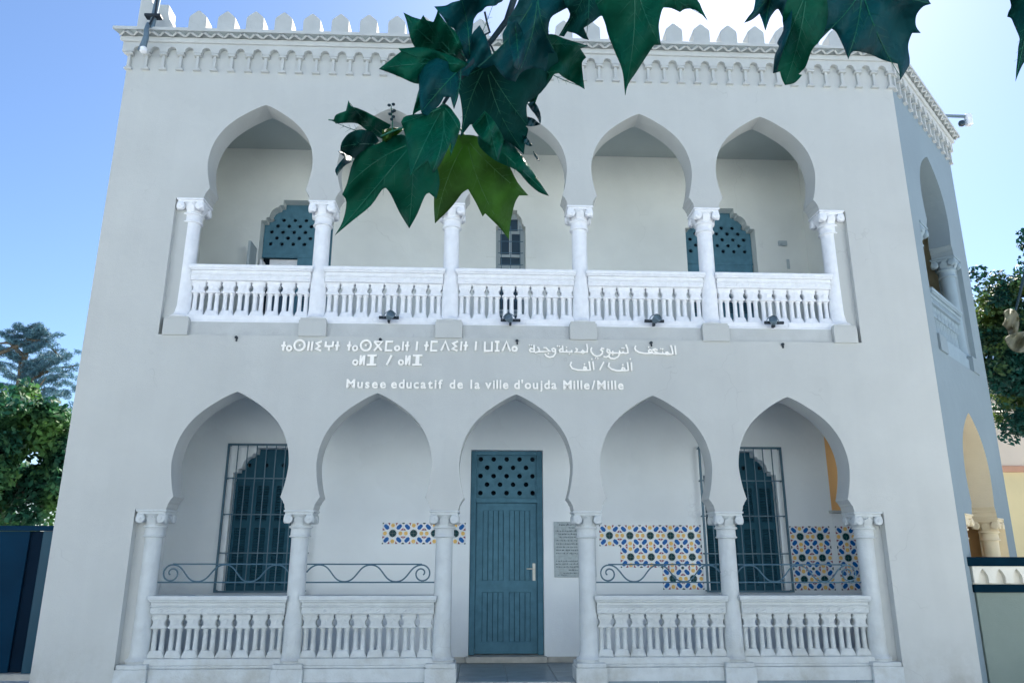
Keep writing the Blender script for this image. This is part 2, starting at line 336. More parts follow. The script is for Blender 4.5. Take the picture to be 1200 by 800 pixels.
# columns ------------------------------------------------------
def shaft_mb(z0, z1):
    h = z1-z0
    return MB().lathe([(.150, z0), (.150, z0+.018), (.162, z0+.03), (.150, z0+.045), (.126, z0+.062), (.118, z0+.10), (.112, z0+.18), (.109, z0+h*.5), (.106, z1)], n=28)
def cap_mb(z0, z1):             # z1 = underside of the wall, z0 = top of the shaft
    b = MB(); h = z1-z0         # about .33
    b.lathe([(.110, z0-.002), (.134, z0+.004), (.136, z0+.018), (.121, z0+.026), (.119, z0+.11), (.141, z0+.116), (.145, z0+.126), (.139, z0+.138), (.122, z0+.15), (.126, z0+.19), (.142, z0+.235), (.168, z0+.275)], n=28)
    b.box(-.170, .170, -.170, .170, z1-.058, z1-.026)
    b.box(-.186, .186, -.186, .186, z1-.026, z1-.001)
    for sx in (-1, 1):
        for sy in (-1, 1):
            keep = b.M; V = [(.030, -.001), (.048, 0), (.052, .006), (.052, .06), (.044, .07)]
            b.M = Matrix.Translation((sx*.124, 0, z1-.112)); b.lathe([(r_, sy*(.186-d_)) for r_, d_ in V], n=14, axis='y')
            b.M = Matrix.Translation((0, sy*.124, z1-.112)); b.lathe([(r_, sx*(.1845-d_)) for r_, d_ in V], n=14, axis='x')
            b.M = Matrix.Translation((sx*.124, sy*.190, z1-.112)); b.lathe([(.018, -.006), (.018, .006)], n=10, axis='y')
            b.M = keep; b.box(min(sx*.09, sx*.176), max(sx*.09, sx*.176), min(sy*.09, sy*.176), max(sy*.09, sy*.176), z1-.10, z1-.057)
    for k in range(4):          # the leaf in the middle of each face
        keep = b.M; b.M = Matrix.Rotation(k*math.pi/2, 4, 'Z')
        b.add([(-.05, -.118, z0+.15), (.05, -.118, z0+.15), (.058, -.165, z0+.225), (0, -.190, z0+.255), (-.058, -.165, z0+.225), (0, -.155, z0+.19), (0, -.10, z0+.26)],
              [(0, 1, 5), (1, 2, 5), (2, 3, 5), (3, 4, 5), (4, 0, 5), (2, 6, 3), (3, 6, 4)])
        b.M = keep
    return b
m_shaft = {}; m_cap = {}
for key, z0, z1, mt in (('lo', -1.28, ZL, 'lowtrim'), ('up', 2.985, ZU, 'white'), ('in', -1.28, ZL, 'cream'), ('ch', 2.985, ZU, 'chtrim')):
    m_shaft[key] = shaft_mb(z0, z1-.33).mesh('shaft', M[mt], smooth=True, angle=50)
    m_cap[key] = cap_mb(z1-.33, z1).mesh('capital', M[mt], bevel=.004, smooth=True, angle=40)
YC = T/2
def column(key, x, y, rz, side=0):
    e = empty('column', (x, y, 0), mus, rz)
    link('shaft', m_shaft[key], e); link('capital', m_cap[key], e)
    ed = .19 if key == 'lo' else .15; x0 = -.187 if side != -1 else -ed; x1 = .187 if side != 1 else ed
    if key == 'lo':
        MB().box(x0, x1, -YC-.035, .19, GZ, -1.33).box(x0+.012, x1-.012, -YC-.02, .18, -1.33, -1.279).build('pedestal', M['lowtrim'], e, bevel=.006)
    elif key in ('up', 'ch'):
        b = MB().box(x0+.006, x1-.006, -YC-.028, .185, 2.732, 2.955).box(x0+.02, x1-.02, -YC-.022, .17, 2.955, 2.986)
        b.build('pedestal', M['facade' if key == 'up' else 'chamfer'], e, bevel=.004)
    return e
for i in range(6):
    column('lo', i*W, YC, 0, -1 if i == 0 else (1 if i == 5 else 0)); column('up', i*W, YC, 0, -1 if i == 0 else (1 if i == 5 else 0))
for s_ in (.6, 2.4):
    p = CH @ Vector((s_, YC, 0)); column('ch', p.x, p.y, ANG); column('in', p.x, p.y, ANG)

for (za, zb, mt, jy) in ((-1.28, ZL-.002, 'facade', .11), (2.985, ZU-.002, 'facade', .07)):
    MB().box(-.201, -.03, jy, T-.004, za, zb).build('jamb_strip', M[mt], mus); MB().box(9.03, 9.201, jy, T-.004, za, zb).build('jamb_strip', M[mt], mus)
    b = chamf(MB()); b.box(.379, .57, jy, T-.03, za, zb); b.build('jamb_strip', M['chamfer'], mus)
    b = chamf(MB()); b.box(2.43, 2.621, jy, T-.03, za, zb); b.build('jamb_strip', M['chamfer' if za > 0 else 'cream'], mus)
# balustrades --------------------------------------------------
def baluster_mb():
    b = MB()                    # z from 0 (bottom) to .50 (top), two small shafts under one carved block
    P = [(.102, .50), (.098, .490), (.084, .475), (.082, .462), (.090, .452), (.088, .44), (.074, .425), (.066, .405), (.066, .385), (.074, .362), (.092, .352), (.092, .338), (.080, .332)]
    b.prism([(a, z) for a, z in P]+[(-a, z) for a, z in P[::-1]], -.055, .055)
    for s in (-1, 1):
        b.lathe([(.034, .335), (.038, .318), (.028, .306), (.028, .20), (.032, .09), (.040, .055), (.046, .03)], s*.045, 0, 10)
    Q = [(.066, .085), (.078, .06), (.096, .018), (.098, 0)]
    b.prism([(a, z) for a, z in Q]+[(-a, z) for a, z in Q[::-1]], -.05, .05)
    for s in (-1, 1):           # small carved rosette on the block
        b.add([(-.035, s*.056, .40), (0, s*.066, .37), (.035, s*.056, .40), (0, s*.066, .44), (0, s*.072, .405)], [(0, 1, 4), (1, 2, 4), (2, 3, 4), (3, 0, 4)])
    return b
bal_mesh = {k: baluster_mb().mesh('baluster', M[k], bevel=.004, smooth=True, angle=50) for k in ('white', 'lowtrim', 'chtrim')}
rail_cache = {}
def balustrade(x, y, rz, key, zb, length=1.60, n=8):
    'zb = foot of the balusters'
    e = empty('balustrade', (x, y, 0), mus, rz); h = length/2; mt = M[key]
    ck = (key, zb, length)
    if ck not in rail_cache:
        b = MB(); z = zb+.50
        b.box(-h, h, -.10, .10, z, z+.075)                         # carved frieze
        b.box(-h-.012, h+.012, -.112, .112, z+.075, z+.092)
        b.box(-h, h, -.104, .104, z+.092, z+.135)
        b.box(-h-.02, h+.02, -.135, .135, z+.135, z+.158); b.box(-h-.03, h+.03, -.145, .145, z+.158, z+.21)
        for k in range(int(length/.08)):                            # wavy relief along the frieze
            xx = -h+.04+k*.08; s = .011 if k % 2 else .006
            b.add([(xx-.03, -.1005, z+.018), (xx+.012, -.1005-s, z+.02), (xx+.034, -.1005, z+.056), (xx-.008, -.1005-s, z+.058)], [(0, 1, 2, 3)])
        top = b.mesh('top_rail', mt, bevel=.006)
        lowr = MB().box(-h, h, -.115, .115, zb-.075, zb).box(-h, h, -.125, .125, zb-.105, zb-.075).mesh('bottom_rail', mt, bevel=.005)
        rail_cache[ck] = (top, lowr)
    link('top_rail', rail_cache[ck][0], e); link('bottom_rail', rail_cache[ck][1], e)
    for k in range(n):
        xx = (k-(n-1)/2)*(length/n)
        o = link('baluster', bal_mesh[key], e, (xx, 0, zb)); o.scale = (1+.03*math.sin(k*2.3+x), 1, 1)
    return e
for i in (0, 1, 3, 4):
    balustrade(i*W+.9, YC, 0, 'lowtrim', -1.225, 1.60)
    MB().box(i*W+.188, i*W+1.612, .015, .3, GZ+.002, -1.332).build('plinth', M['lowtrim'], mus, bevel=.005)
for i in range(5):
    balustrade(i*W+.9, YC, 0, 'white', 3.035, 1.60)
    MB().box(i*W+.183, i*W+1.617, .035, T-.01, 2.735, 2.929).build('recessed_panel', M['trim'], mus)
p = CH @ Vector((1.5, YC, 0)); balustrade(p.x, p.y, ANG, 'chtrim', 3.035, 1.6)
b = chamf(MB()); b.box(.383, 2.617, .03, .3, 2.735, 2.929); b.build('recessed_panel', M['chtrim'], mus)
b = chamf(MB()); b.box(.8, 2.2, .015, .3, GZ+.002, -.5); b.build('plinth', M['cream'], mus)

# entrance step, threshold
MB().box(W*2+.19, W*3-.19, -.30, .0, GZ-.01, -1.56).build('doorstep', M['stone'], mus, bevel=.01)
MB().box(W*2+.192, W*3-.192, -.02, .012, -1.515, -1.484).build('floor_nosing', M['stone'], mus, bevel=.004)
MB().box(DX0-.03, DX1+.03, RY-.06, RY+.25, -1.48, -1.398).build('threshold', M['stone'], mus, bevel=.006)
for xa, xb in ((-.4, DX0-.035), (DX1+.035, 9.2)):
    MB().box(xa, xb, RY-.012, RY+.01, -1.48, -1.405).build('skirting', M['stone'], mus, bevel=.004)

# ------------------------------------------------------------ front door
def ring(cx, cz, r, n=10): return [(cx+r*math.cos(2*math.pi*k/n), cz+r*math.sin(2*math.pi*k/n)) for k in range(n)]
door = empty('front_door', (0, 0, 0), mus)
fy = RY+.16
b = MB(); b.box(DX0+.002, DX0+.085, fy-.05, fy+.06, -1.395, 1.462); b.box(DX1-.085, DX1-.002, fy-.05, fy+.06, -1.395, 1.462)
b.box(DX0+.085, DX1-.085, fy-.05, fy+.06, 1.40, 1.462); b.box(DX0+.085, DX1-.085, fy-.06, fy+.06, .70, .765)
b.build('door_frame', M['teal'], door, bevel=.006)
hl = []
for r_ in range(5):
    zz = 1.345-r_*.125
    xs = [4.435+(k-2)*.195 for k in range(5)] if r_ % 2 == 0 else [4.435+(k-1.5)*.195 for k in range(4)]
    hl += [ring(xx, zz, .036) for xx in xs]
MB().slab([(DX0+.083, .763), (DX1-.083, .763), (DX1-.083, 1.402), (DX0+.083, 1.402)], hl, fy, fy+.03).build('transom', M['teal'], door)
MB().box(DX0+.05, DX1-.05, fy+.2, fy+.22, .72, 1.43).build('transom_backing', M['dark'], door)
LX0, LX1 = DX0+.088, DX1-.088
b = MB(); z0, z1 = -1.385, .698
rows = [(z0+.16, -.56), (-.40, z1-.11)]; cols = [(LX0+.10, LX0+.405), (LX1-.405, LX1-.10)]
hh = [[(a, c), (a2, c), (a2, c2), (a, c2)] for (c, c2) in rows for (a, a2) in cols]
MB().slab([(LX0, z0), (LX1, z0), (LX1, z1), (LX0, z1)], hh, fy-.01, fy+.035).build('door_leaf', M['teal'], door, bevel=.004)
for (c, c2) in rows:
    for (a, a2) in cols:
        n = 4; wd = (a2-a)/n
        for k in range(n): MB().box(a+k*wd+.003, a+(k+1)*wd-.003, fy+.006, fy+.03, c-.01, c2+.01).build('plank', M['teal'], door, bevel=.004)
b = MB(); hx = LX1-.045; b.box(hx-.02, hx+.02, fy-.018, fy-.011, -.34, -.12); b.lathe([(.009, fy-.06), (.009, fy-.018)], n=8, axis='y')
b = MB(); b.box(hx-.02, hx+.02, fy-.018, fy-.011, -.40, -.16); b.tube([(hx, fy-.015, -.235), (hx, fy-.06, -.235), (hx-.11, fy-.062, -.235)], .009, 8); b.build('handle', M['handle'], door, smooth=True)

# ------------------------------------------------------------ lower windows and their grilles
def louvre(b, x0, x1, z0, z1, y):
    n = int((z1-z0)/.036)
    for k in range(n):
        z = z0+(k+.5)*(z1-z0)/n
        b.add([(x0, y-.012, z-.014), (x1, y-.012, z-.014), (x1, y+.014, z+.014), (x0, y+.014, z+.014), (x0, y-.008, z-.018), (x1, y-.008, z-.018), (x1, y+.018, z+.010), (x0, y+.018, z+.010)], [(0, 1, 2, 3), (7, 6, 5, 4), (0, 4, 5, 1), (1, 5, 6, 2), (2, 6, 7, 3), (3, 7, 4, 0)])
for c in WL:
    win = empty('window', (0, 0, 0), mus); wy = RY+.17
    hl = [ring(c+(k-1.5)*.25, 1.235, .032) for k in range(4)]
    MB().slab([(c-.57, 1.0), (c+.57, 1.0), (c+.57, 1.47), (c-.57, 1.47)], hl, wy, wy+.03).build('transom', M['tealdark'], win)
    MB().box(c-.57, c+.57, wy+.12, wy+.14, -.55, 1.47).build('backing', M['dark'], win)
    MB().box(c-.572, c+.572, wy-.12, wy+.1, -.60, -.555).build('window_sill', M['trim'], win)
    for k in range(4):
        xa = c-.56+k*.28; xb = xa+.277
        b = MB().slab([(xa, -.55), (xb, -.55), (xb, .998), (xa, .998)], [[(xa+.055, -.47), (xb-.055, -.47), (xb-.055, .33), (xa+.055, .33)], [(xa+.055, .43), (xb-.055, .43), (xb-.055, .93), (xa+.055, .93)]], wy-.01, wy+.025)
        louvre(b, xa+.054, xb-.054, -.47, .33, wy+.01); louvre(b, xa+.054, xb-.054, .43, .93, wy+.01)
        b.build('shutter', M['tealdark'], win)
    g = empty('window_grille', (0, 0, 0), mus); gy = RY-.10
    x0, x1 = c-.63, c+.63
    b = MB(); b.box(x0, x0+.03, gy-.012, gy+.012, -.55, 1.52); b.box(x1-.03, x1, gy-.012, gy+.012, -.55, 1.52); b.box(x0+.03, x1-.03, gy-.012, gy+.012, 1.49, 1.52); b.box(x0+.03, x1-.03, gy-.012, gy+.012, -.55, -.525)
    b.build('grille_frame', M['iron'], g)
    for zz in (1.02, .51, -.02): MB().box(x0+.03, x1-.03, gy-.007, gy+.007, zz-.008, zz+.008).build('crossbar', M['iron'], g)
    for zz in (1.02, .51, -.02, 1.5, -.53):
        for xx in (x0+.015, x1-.015): MB().box(xx-.01, xx+.01, gy, RY+.01, zz-.01, zz+.01).build('anchor', M['iron'], g)
    for k in range(1, 9):
        xx = x0+.015+(x1-x0-.03)*k/9; MB().box(xx-.0065, xx+.0065, gy-.0065, gy+.0065, -.53, 1.495).build('bar', M['iron'], g)

# ------------------------------------------------------------ upper doors and window
def hole_rows(c, z, rows, n, dx, dz, r):
    out = []
    for j in range(rows):
        m_ = n if j % 2 == 0 else n-1
        out += [ring(c+(k-(m_-1)/2)*dx, z-j*dz, r) for k in range(m_)]
    return out
for q, c in enumerate(upc):
    d = empty('balcony_door', (0, 0, 0), mus); wy = RY+.19
    MB().slab([(c-.57, 4.60), (c+.57, 4.60), (c+.57, 5.48), (c-.57, 5.48)], hole_rows(c, 5.20, 5, 6, .180, .1045, .031), wy, wy+.03).build('transom', M['teal'], d)
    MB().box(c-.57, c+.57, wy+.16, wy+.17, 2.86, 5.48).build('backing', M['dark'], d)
    MB().box(c-.57, c+.57, wy-.01, wy+.04, 4.545, 4.598).build('transom_rail', M['teal'], d, bevel=.006)
    for k in range(4):
        if q == 0 and k in (0, 1): continue
        xa = c-.56+k*.28; xb = xa+.277
        b = MB().slab([(xa, 2.86), (xb, 2.86), (xb, 4.543), (xa, 4.543)], [[(xa+.05, 2.98), (xb-.05, 2.98), (xb-.05, 3.6), (xa+.05, 3.6)], [(xa+.05, 3.7), (xb-.05, 3.7), (xb-.05, 4.32), (xa+.05, 4.32)]], wy-.01, wy+.025)
        louvre(b, xa+.049, xb-.049, 2.98, 3.6, wy+.01); louvre(b, xa+.049, xb-.049, 3.7, 4.32, wy+.01)
        b.build('shutter', M['teal'], d)
    if q == 0:
        # white glazed leaf standing open behind, and the shutter folded back against the jamb
        x0, x1 = c-.46, c-.01
        MB().slab([(x0, 2.87), (x1, 2.87), (x1, 4.54), (x0, 4.54)], [[(x0+.075, 2.97), (x1-.075, 2.97), (x1-.075, 3.5), (x0+.075, 3.5)], [(x0+.075, 3.6), (x1-.075, 3.6), (x1-.075, 4.41), (x0+.075, 4.41)]], wy+.06, wy+.10).build('glazed_leaf', M['white'], d, bevel=.004)
        MB().box(x0+.07, x1-.07, wy+.075, wy+.08, 2.95, 4.42).build('pane', M['glass'], d)
        MB().box(c-.64, c-.60, RY-.32, RY-.003, 2.86, 4.62).build('shutter', M['reveal'], d, bevel=.003)
        MB().box(c-.545, c-.51, RY+.02, wy+.02, 2.87, 4.45).build('folded_leaf', M['white'], d, bevel=.003)
uwn = empty('narrow_window', (0, 0, 0), mus); c = 4.485; wy = RY+.17
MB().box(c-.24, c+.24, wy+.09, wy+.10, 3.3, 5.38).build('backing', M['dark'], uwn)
hs = []
for (za, zb) in ((3.42, 3.62), (3.72, 4.42), (4.66, 5.02)):
    hs += [[(c-.165, za), (c-.02, za), (c-.02, zb), (c-.165, zb)], [(c+.02, za), (c+.165, za), (c+.165, zb), (c+.02, zb)]]
hs += [[(c-.165, 4.47), (c+.165, 4.47), (c+.165, 4.61), (c-.165, 4.61)], [(c-.12, 5.07), (c+.12, 5.07), (c+.12, 5.28), (c-.12, 5.28)]]
MB().slab([(c-.237, 3.3), (c+.237, 3.3), (c+.237, 5.38), (c-.237, 5.38)], hs, wy, wy+.035).build('window_frame', M['reveal'], uwn, bevel=.003)
MB().box(c-.2, c+.2, wy+.015, wy+.02, 3.35, 5.3).build('pane', M['glass'], uwn)
for k in range(9): MB().box(c-.20, c+.20, RY+.02, RY+.03, 3.42+k*.2, 3.43+k*.2).build('crossbar', M['iron'], uwn)
for k in range(3): MB().box(c-.15+k*.15-.005, c-.15+k*.15+.005, RY+.03, RY+.04, 3.32, 5.1).build('bar', M['iron'], uwn)
b = MB()
for (xa, xb, za, zb) in ((4.09, 4.105, 4.54, 5.62), (4.88, 4.895, 4.54, 5.62), (4.105, 4.24, 4.54, 4.555), (4.735, 4.88, 4.54, 4.555), (4.105, 4.88, 5.605, 5.62)): b.box(xa, xb, RY-.008, RY+.01, za, zb)
b.build('wall_moulding', M['loggia_up'], mus)
MB().box(8.86, 9.0, RY-.03, RY+.01, 4.82, 4.90).box(8.90, 8.95, RY-.06, RY-.03, 4.80, 4.85).build('junction_box', M['reveal'], mus, bevel=.004)
MB().box(8.97, 9.01, RY-.02, RY+.01, 4.42, 4.58).build('cable_cover', M['reveal'], mus)

# ------------------------------------------------------------ iron rails above the lower balustrades
for i, spiral in ((0, -1), (1, 1), (3, -1), (4, 1)):
    e = empty('iron_railing', (0, 0, 0), mus); xa, xb = i*W+.11, i*W+W-.11; zt, zb_ = -.150, -.365; yy = YC
    b = MB().tube([(xa, yy, zb_), (xb, yy, zb_)], .009)
    b.build('bar', M['iron'], e)
    xt0 = xa+(.16 if spiral == -1 else 0); xt1 = xb-(.16 if spiral == 1 else 0)
    MB().tube([(xt0, yy, zt), (xt1, yy, zt)], .009).build('bar', M['iron'], e)
    P = []; n = 60; xs0, xs1 = (xa+.16, xb) if spiral == -1 else (xb-.16, xa); zc = (zt+zb_)/2; am = (zt-zb_)/2-.008
    for k in range(n+1):
        t = k/n; dist = abs(xs1-xs0)*t; P.append((xs0+(xs1-xs0)*t, yy-.004, zc+am*math.tanh(1.0*math.cos(2*math.pi*dist/.635))/math.tanh(1.0)))
    SP = []
    for k in range(34):         # scroll at the end
        t = k/33; a = math.pi/2+t*2.75*math.pi; rr = am*(1-max(0, t-.25)*1.0)
        SP.append((spiral*-1*(rr*math.cos(a))*-1*-1, rr*math.sin(a)))
    cx = xs0
    SP = [(cx+(px_ if spiral == -1 else px_), yy-.004, zc-am*0+pz) for px_, pz in SP]
    MB().tube(SP[::-1]+P[1:], .0095).build('wave_bar', M['iron'], e, smooth=True)

# ------------------------------------------------------------ tiles
q = .15; tb = MB()
def poly(b, pts, k, lift): b.k = k; b.add([(x_, -lift, z_) for x_, z_ in pts], [tuple(range(len(pts)))])
def tile_mesh(fx, fz):
    'quarter of the star pattern; the star sits in the corner at fx,fz = -1 or 1'
    b = MB(); b.box(-.0747, .0747, -.004, .01, -.0747, .0747)
    h = .0746
    def loc(u, v): return (fx*(h-u*2*h)*1.0, fz*(h-v*2*h))      # u,v from star centre 0..1
    star = [(0, 0)]
    for k in range(9):
        a = math.pi/2*k/8; r_ = .40 if k % 2 == 0 else .31; star.append((r_*math.cos(a), r_*math.sin(a)))
    poly(b, [loc(*p_) for p_ in star], 1, .0046)
    for (cu_, cv_) in ((.74, 0), (0, .74)):
        pts = []
        for k in range(9):
            a = math.pi*k/8-(math.pi/2 if cu_ > 0 and cv_ == 0 and False else 0); r_ = .21 if k % 2 == 0 else .17
            if cv_ == 0: pts.append((cu_+r_*math.cos(a), max(0, r_*math.sin(a))))
            else: pts.append((max(0, r_*math.sin(a)), cv_+r_*math.cos(a)))
        poly(b, [loc(*p_) for p_ in pts], 3, .0046)
    dgl = [(.33, .47), (.47, .33), (.66, .38), (.88, .66), (.82, .82), (.66, .88), (.38, .66)]
    poly(b, [loc(*p_) for p_ in dgl], 2, .0046)
    poly(b, [loc(*p_) for p_ in ((.72, .30), (.98, .26), (.98, .50))], 4, .0046)
    poly(b, [loc(*p_) for p_ in ((.30, .72), (.26, .98), (.50, .98))], 4, .0046)
    poly(b, [loc(*p_) for p_ in ((.88, .93), (.93, .88), (1, .86), (1, 1), (.86, 1))], 1, .0046)
    return b.mesh('tile', [M['tile'], M['t_green'], M['t_blue'], M['t_yel'], M['t_pink']])
TM = {(a, c_): tile_mesh(a, c_) for a in (-1, 1) for c_ in (-1, 1)}
def panel(x0, ztop, cells):
    e = empty('tile_panel', (0, 0, 0), mus)
    for (ci, cj) in cells:
        for a in (0, 1):
            for c_ in (0, 1):
                cx = x0+(ci*2+a+.5)*q; cz = ztop-(cj*2+c_+.5)*q
                o = link('tile', TM[(1 if a == 0 else -1, -1 if c_ == 0 else 1)], e, (cx, RY-.004, cz)); o.rotation_euler = (random.uniform(-.004, .004), 0, random.uniform(-.004, .004))
    return e
panel(2.64, .405, [(i, 0) for i in range(4)])
panel(5.78, .382, [(i, 0) for i in range(5)]+[(i, 1) for i in range(1, 5)]+[(i, 2) for i in range(3, 5)])
panel(8.60, .372, [(i, j) for i in range(2) for j in range(3)])
panel(9.285, .372, [(i, j) for i in range(2) for j in range(3)])

# ------------------------------------------------------------ cornice
cor = empty('cornice', (0, 0, 0), mus)
SP_ = .2457
def prof_strip(b, prof, s0, s1, m0, m1):
    'sweep a (p,z) profile along s; p = projection; m0,m1 = how far each end grows per unit of p (mitre)'
    n = len(prof)
    b.add([(s0-m0*p_, -p_, z_) for p_, z_ in prof]+[(s1+m1*p_, -p_, z_) for p_, z_ in prof], [(i, (i+1) % n, (i+1) % n+n, i+n) for i in range(n)]+[tuple(range(n))[::-1], tuple(range(n, 2*n))])
mit = math.tan(ANG/2)
RUNS = ((None, X0, X1, 1, mit, 46), (CH, 0, CL, mit, 1, 12))
arc_n = 8
for Mx, s0, s1, m0, m1, nb in RUNS:
    def new():
        b_ = MB()
        if Mx is not None: b_.M = Mx
        return b_
    b = new(); prof_strip(b, [(-.05, 7.252), (.19, 7.252), (.19, 7.30), (.175, 7.312), (-.05, 7.33)], s0, s1, m0, m1); b.build('fascia', M['trim'], cor)
    b = new(); prof_strip(b, [(-.05, 7.12), (.095, 7.125), (.105, 7.14), (.105, 7.195), (.09, 7.207), (.18, 7.251), (-.05, 7.251)], s0, s1, m0, m1); b.build('cove_moulding', M['trim'], cor)
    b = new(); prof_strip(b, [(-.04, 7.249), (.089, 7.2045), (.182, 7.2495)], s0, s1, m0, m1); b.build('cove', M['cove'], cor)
    # zigzag ridges on the cove
    b = new(); step = .1855/2; n = int(round((s1-s0+.2)/step)); st = (s1-s0+.2)/n
    for k in range(n):
        a0 = s0-.1+k*st; lo, hi = (.106, 7.213), (.172, 7.2455)
        A_, B_ = (lo, hi) if k % 2 == 0 else (hi, lo); t_ = .022
        def pt(s, pz, off, l): return (s+off, -(pz[0]+.022*l), pz[1]-.03*l)
        b.add([pt(a0, A_, -t_, 0), pt(a0, A_, t_, 0), pt(a0+st, B_, t_, 0), pt(a0+st, B_, -t_, 0), pt(a0, A_, -t_*.8, 1), pt(a0, A_, t_*.8, 1), pt(a0+st, B_, t_*.8, 1), pt(a0+st, B_, -t_*.8, 1)],
              [(0, 1, 2, 3), (7, 6, 5, 4), (0, 4, 5, 1), (1, 5, 6, 2), (2, 6, 7, 3), (3, 7, 4, 0)])
    b.build('zigzag_moulding', M['trim'], cor)
    # band of small round arches
    sp = (s1-s0-.06)/nb; foot = 6.972; topz = 7.122; hw = sp/2-.060
    out = [(s0-.068*(m0 > .9), foot)]
    for k in range(nb):
        cx = s0+.03+(k+.5)*sp
        out += [(cx-hw, foot)]+[(cx-hw*math.cos(math.pi*j/arc_n), foot+.025+hw*math.sin(math.pi*j/arc_n)) for j in range(arc_n+1)]+[(cx+hw, foot)]
    out += [(s1+.068*(m1 > .9), foot), (s1+.068*(m1 > .9), topz), (s0-.068*(m0 > .9), topz)]
    b = new(); b.slab(out, [], -.068, .02); b.build('corbel_arcade', M['trim'], cor)
    bk = new(); bk.M = Matrix.Identity(4)
    bk.box(-.020, .020, -.044, .01, 6.742, 6.932); bk.box(-.056, .056, -.072, .01, 6.932, 6.950); bk.box(-.044, .044, -.066, .01, 6.950, 6.971); bk.box(-.054, .054, -.050, .01, 6.70, 6.722); bk.box(-.036, .036, -.046, .01, 6.722, 6.742)
    bm_ = bk.mesh('bracket', M['trim'], bevel=.003)
    for k in range(nb+1):
        s = s0+.03+k*sp
        if k == 0 and Mx is not None: s += .03
        if Mx is None: link('bracket', bm_, cor, (s, 0, 0))
        else:
            p = Mx @ Vector((s, 0, 0)); link('bracket', bm_, cor, (p.x, p.y, 0), ANG)
# merlons
mb = MB(); mb.prism([(-.128, 7.05), (.128, 7.05), (.128, 7.66), (.121, 7.695), (.105, 7.715), (.02, 7.79), (0, 7.80), (-.02, 7.79), (-.105, 7.715), (-.121, 7.695), (-.128, 7.66)], .05, .29)
mm = mb.mesh('merlon', M['trim'], bevel=.008)
k = 0; x = -.25
while x < 9.9:
    o = link('merlon', mm, mus, (x, 0, random.uniform(-.008, .008))); x += .4215; k += 1
MB().prism([(-1.115, 7.05), (-.555, 7.05), (-.56, 7.42), (-.60, 7.52), (-.66, 7.62), (-.685, 7.72), (-.69, 7.865), (-.90, 7.865), (-.935, 7.885), (-.955, 7.93), (-.965, 8.28), (-1.115, 8.28)], .03, .30).build('corner_merlon', M['trim'], mus, bevel=.012)
pts = [CH @ Vector((s, .06, 0)) for s in [.35+j*.42 for j in range(7)]]
MB().box(X0+.05, X1-.1, .02, .30, 6.95, 7.32).build('parapet', M['trim'], mus)
b = chamf(MB()); b.box(.1, CL-.05, .02, .3, 6.95, 7.315); b.build('parapet', M['trim'], mus)

# ------------------------------------------------------------ lettering
def LX(px): return 1.4139+(px-330)*(6.6341-1.4139)/461
def LZ(px, py): return 2.6617+(px-330)*1.3e-4-(py-400)*.01167
STK = [0]
def stroke_bar(b, pts, w_=.012, close=False, y0=-.022, y1=-.004):
    pts = [Vector((LX(p[0]), 0, LZ(*p))) for p in pts]
    if close: pts = pts+[pts[0]]
    n = len(pts); Lf, Rt = [], []
    for i in range(n):
        if close: d0 = (pts[i]-pts[i-1 if i else n-2]).normalized(); d1 = (pts[(i+1) if i < n-1 else 1]-pts[i]).normalized()
        else: d0 = (pts[i]-pts[i-1]).normalized() if i else (pts[1]-pts[0]).normalized(); d1 = (pts[i+1]-pts[i]).normalized() if i < n-1 else d0
        t = (d0+d1).normalized() if (d0+d1).length > .1 else d1; nrm = Vector((-t.z, 0, t.x)); s_ = min(1/max(.5, nrm.dot(Vector((-d1.z, 0, d1.x)))), 1.6)
        Lf.append(pts[i]+nrm*w_*s_); Rt.append(pts[i]-nrm*w_*s_)
    for i in range(n-1):
        q4 = [Lf[i], Lf[i+1], Rt[i+1], Rt[i]]
        STK[0] += 1; y0 = -.022-.00025*(STK[0] % 40)
        b.add([(p.x, y0, p.z) for p in q4]+[(p.x, y1, p.z) for p in q4], [(0, 1, 2, 3), (7, 6, 5, 4), (0, 4, 5, 1), (1, 5, 6, 2), (2, 6, 7, 3), (3, 7, 4, 0)])
def circ(cx, cy, r, n=18): return [(cx+r*math.cos(2*math.pi*k/n), cy+r*math.sin(2*math.pi*k/n)) for k in range(n)]
sgn = empty('tifinagh_sign', (0, 0, 0)); tag(sgn, 'white raised Tifinagh lettering in two rows on the left of the wall below the balcony', 'sign', 'raised letter signs between the two arcades')
def glyph(parent, *strokes, dot=None, w_=.0125):
    b = MB()
    for s_ in strokes:
        cl = len(s_) > 6 and isinstance(s_, list) and s_[0] == 'o'
        if cl: stroke_bar(b, s_[1:], w_, True)
        else: stroke_bar(b, s_, w_)
    if dot: stroke_bar(b, [(dot[0]-1, dot[1]), (dot[0]+1, dot[1])], .012)
    b.build('letter', M['letter'], parent)
T0, T1 = 400.3, 411.2
def g_t(x_): glyph(sgn, [(x_+.4, T0), (x_-.3, T1)], [(x_-2.6, 405.2), (x_+2.6, 405.2)])
def g_o(x_, y=408.4, r=2.6): glyph(sgn, ['o']+circ(x_, y, r))
def g_s(x_): glyph(sgn, ['o']+circ(x_, 405, 5.9, 24), dot=(x_, 405))
def g_bar(*xs): glyph(sgn, *[[(x_+.4, T0), (x_-.3, T1)] for x_ in xs])
def g_E(x_): glyph(sgn, [(x_+3.2, T0), (x_-2.8, 402.6), (x_+1.2, 406.2), (x_-3.2, 409), (x_+2.8, T1)])
g_t(332.7); g_o(339.3); g_s(351); g_bar(361.2); g_bar(365.2); g_E(373.2)
glyph(sgn, [(381.2, T0), (380.8, 406), (389, 406), (389.5, T0)], [(385, 406), (384.8, T1)]); g_t(394.3)
g_t(408.2); g_o(415); g_s(427.3); glyph(sgn, [(437, T0+.4), (446, T0+.4), (437, T1), ], [(437, T0+.4), (446, T1)])
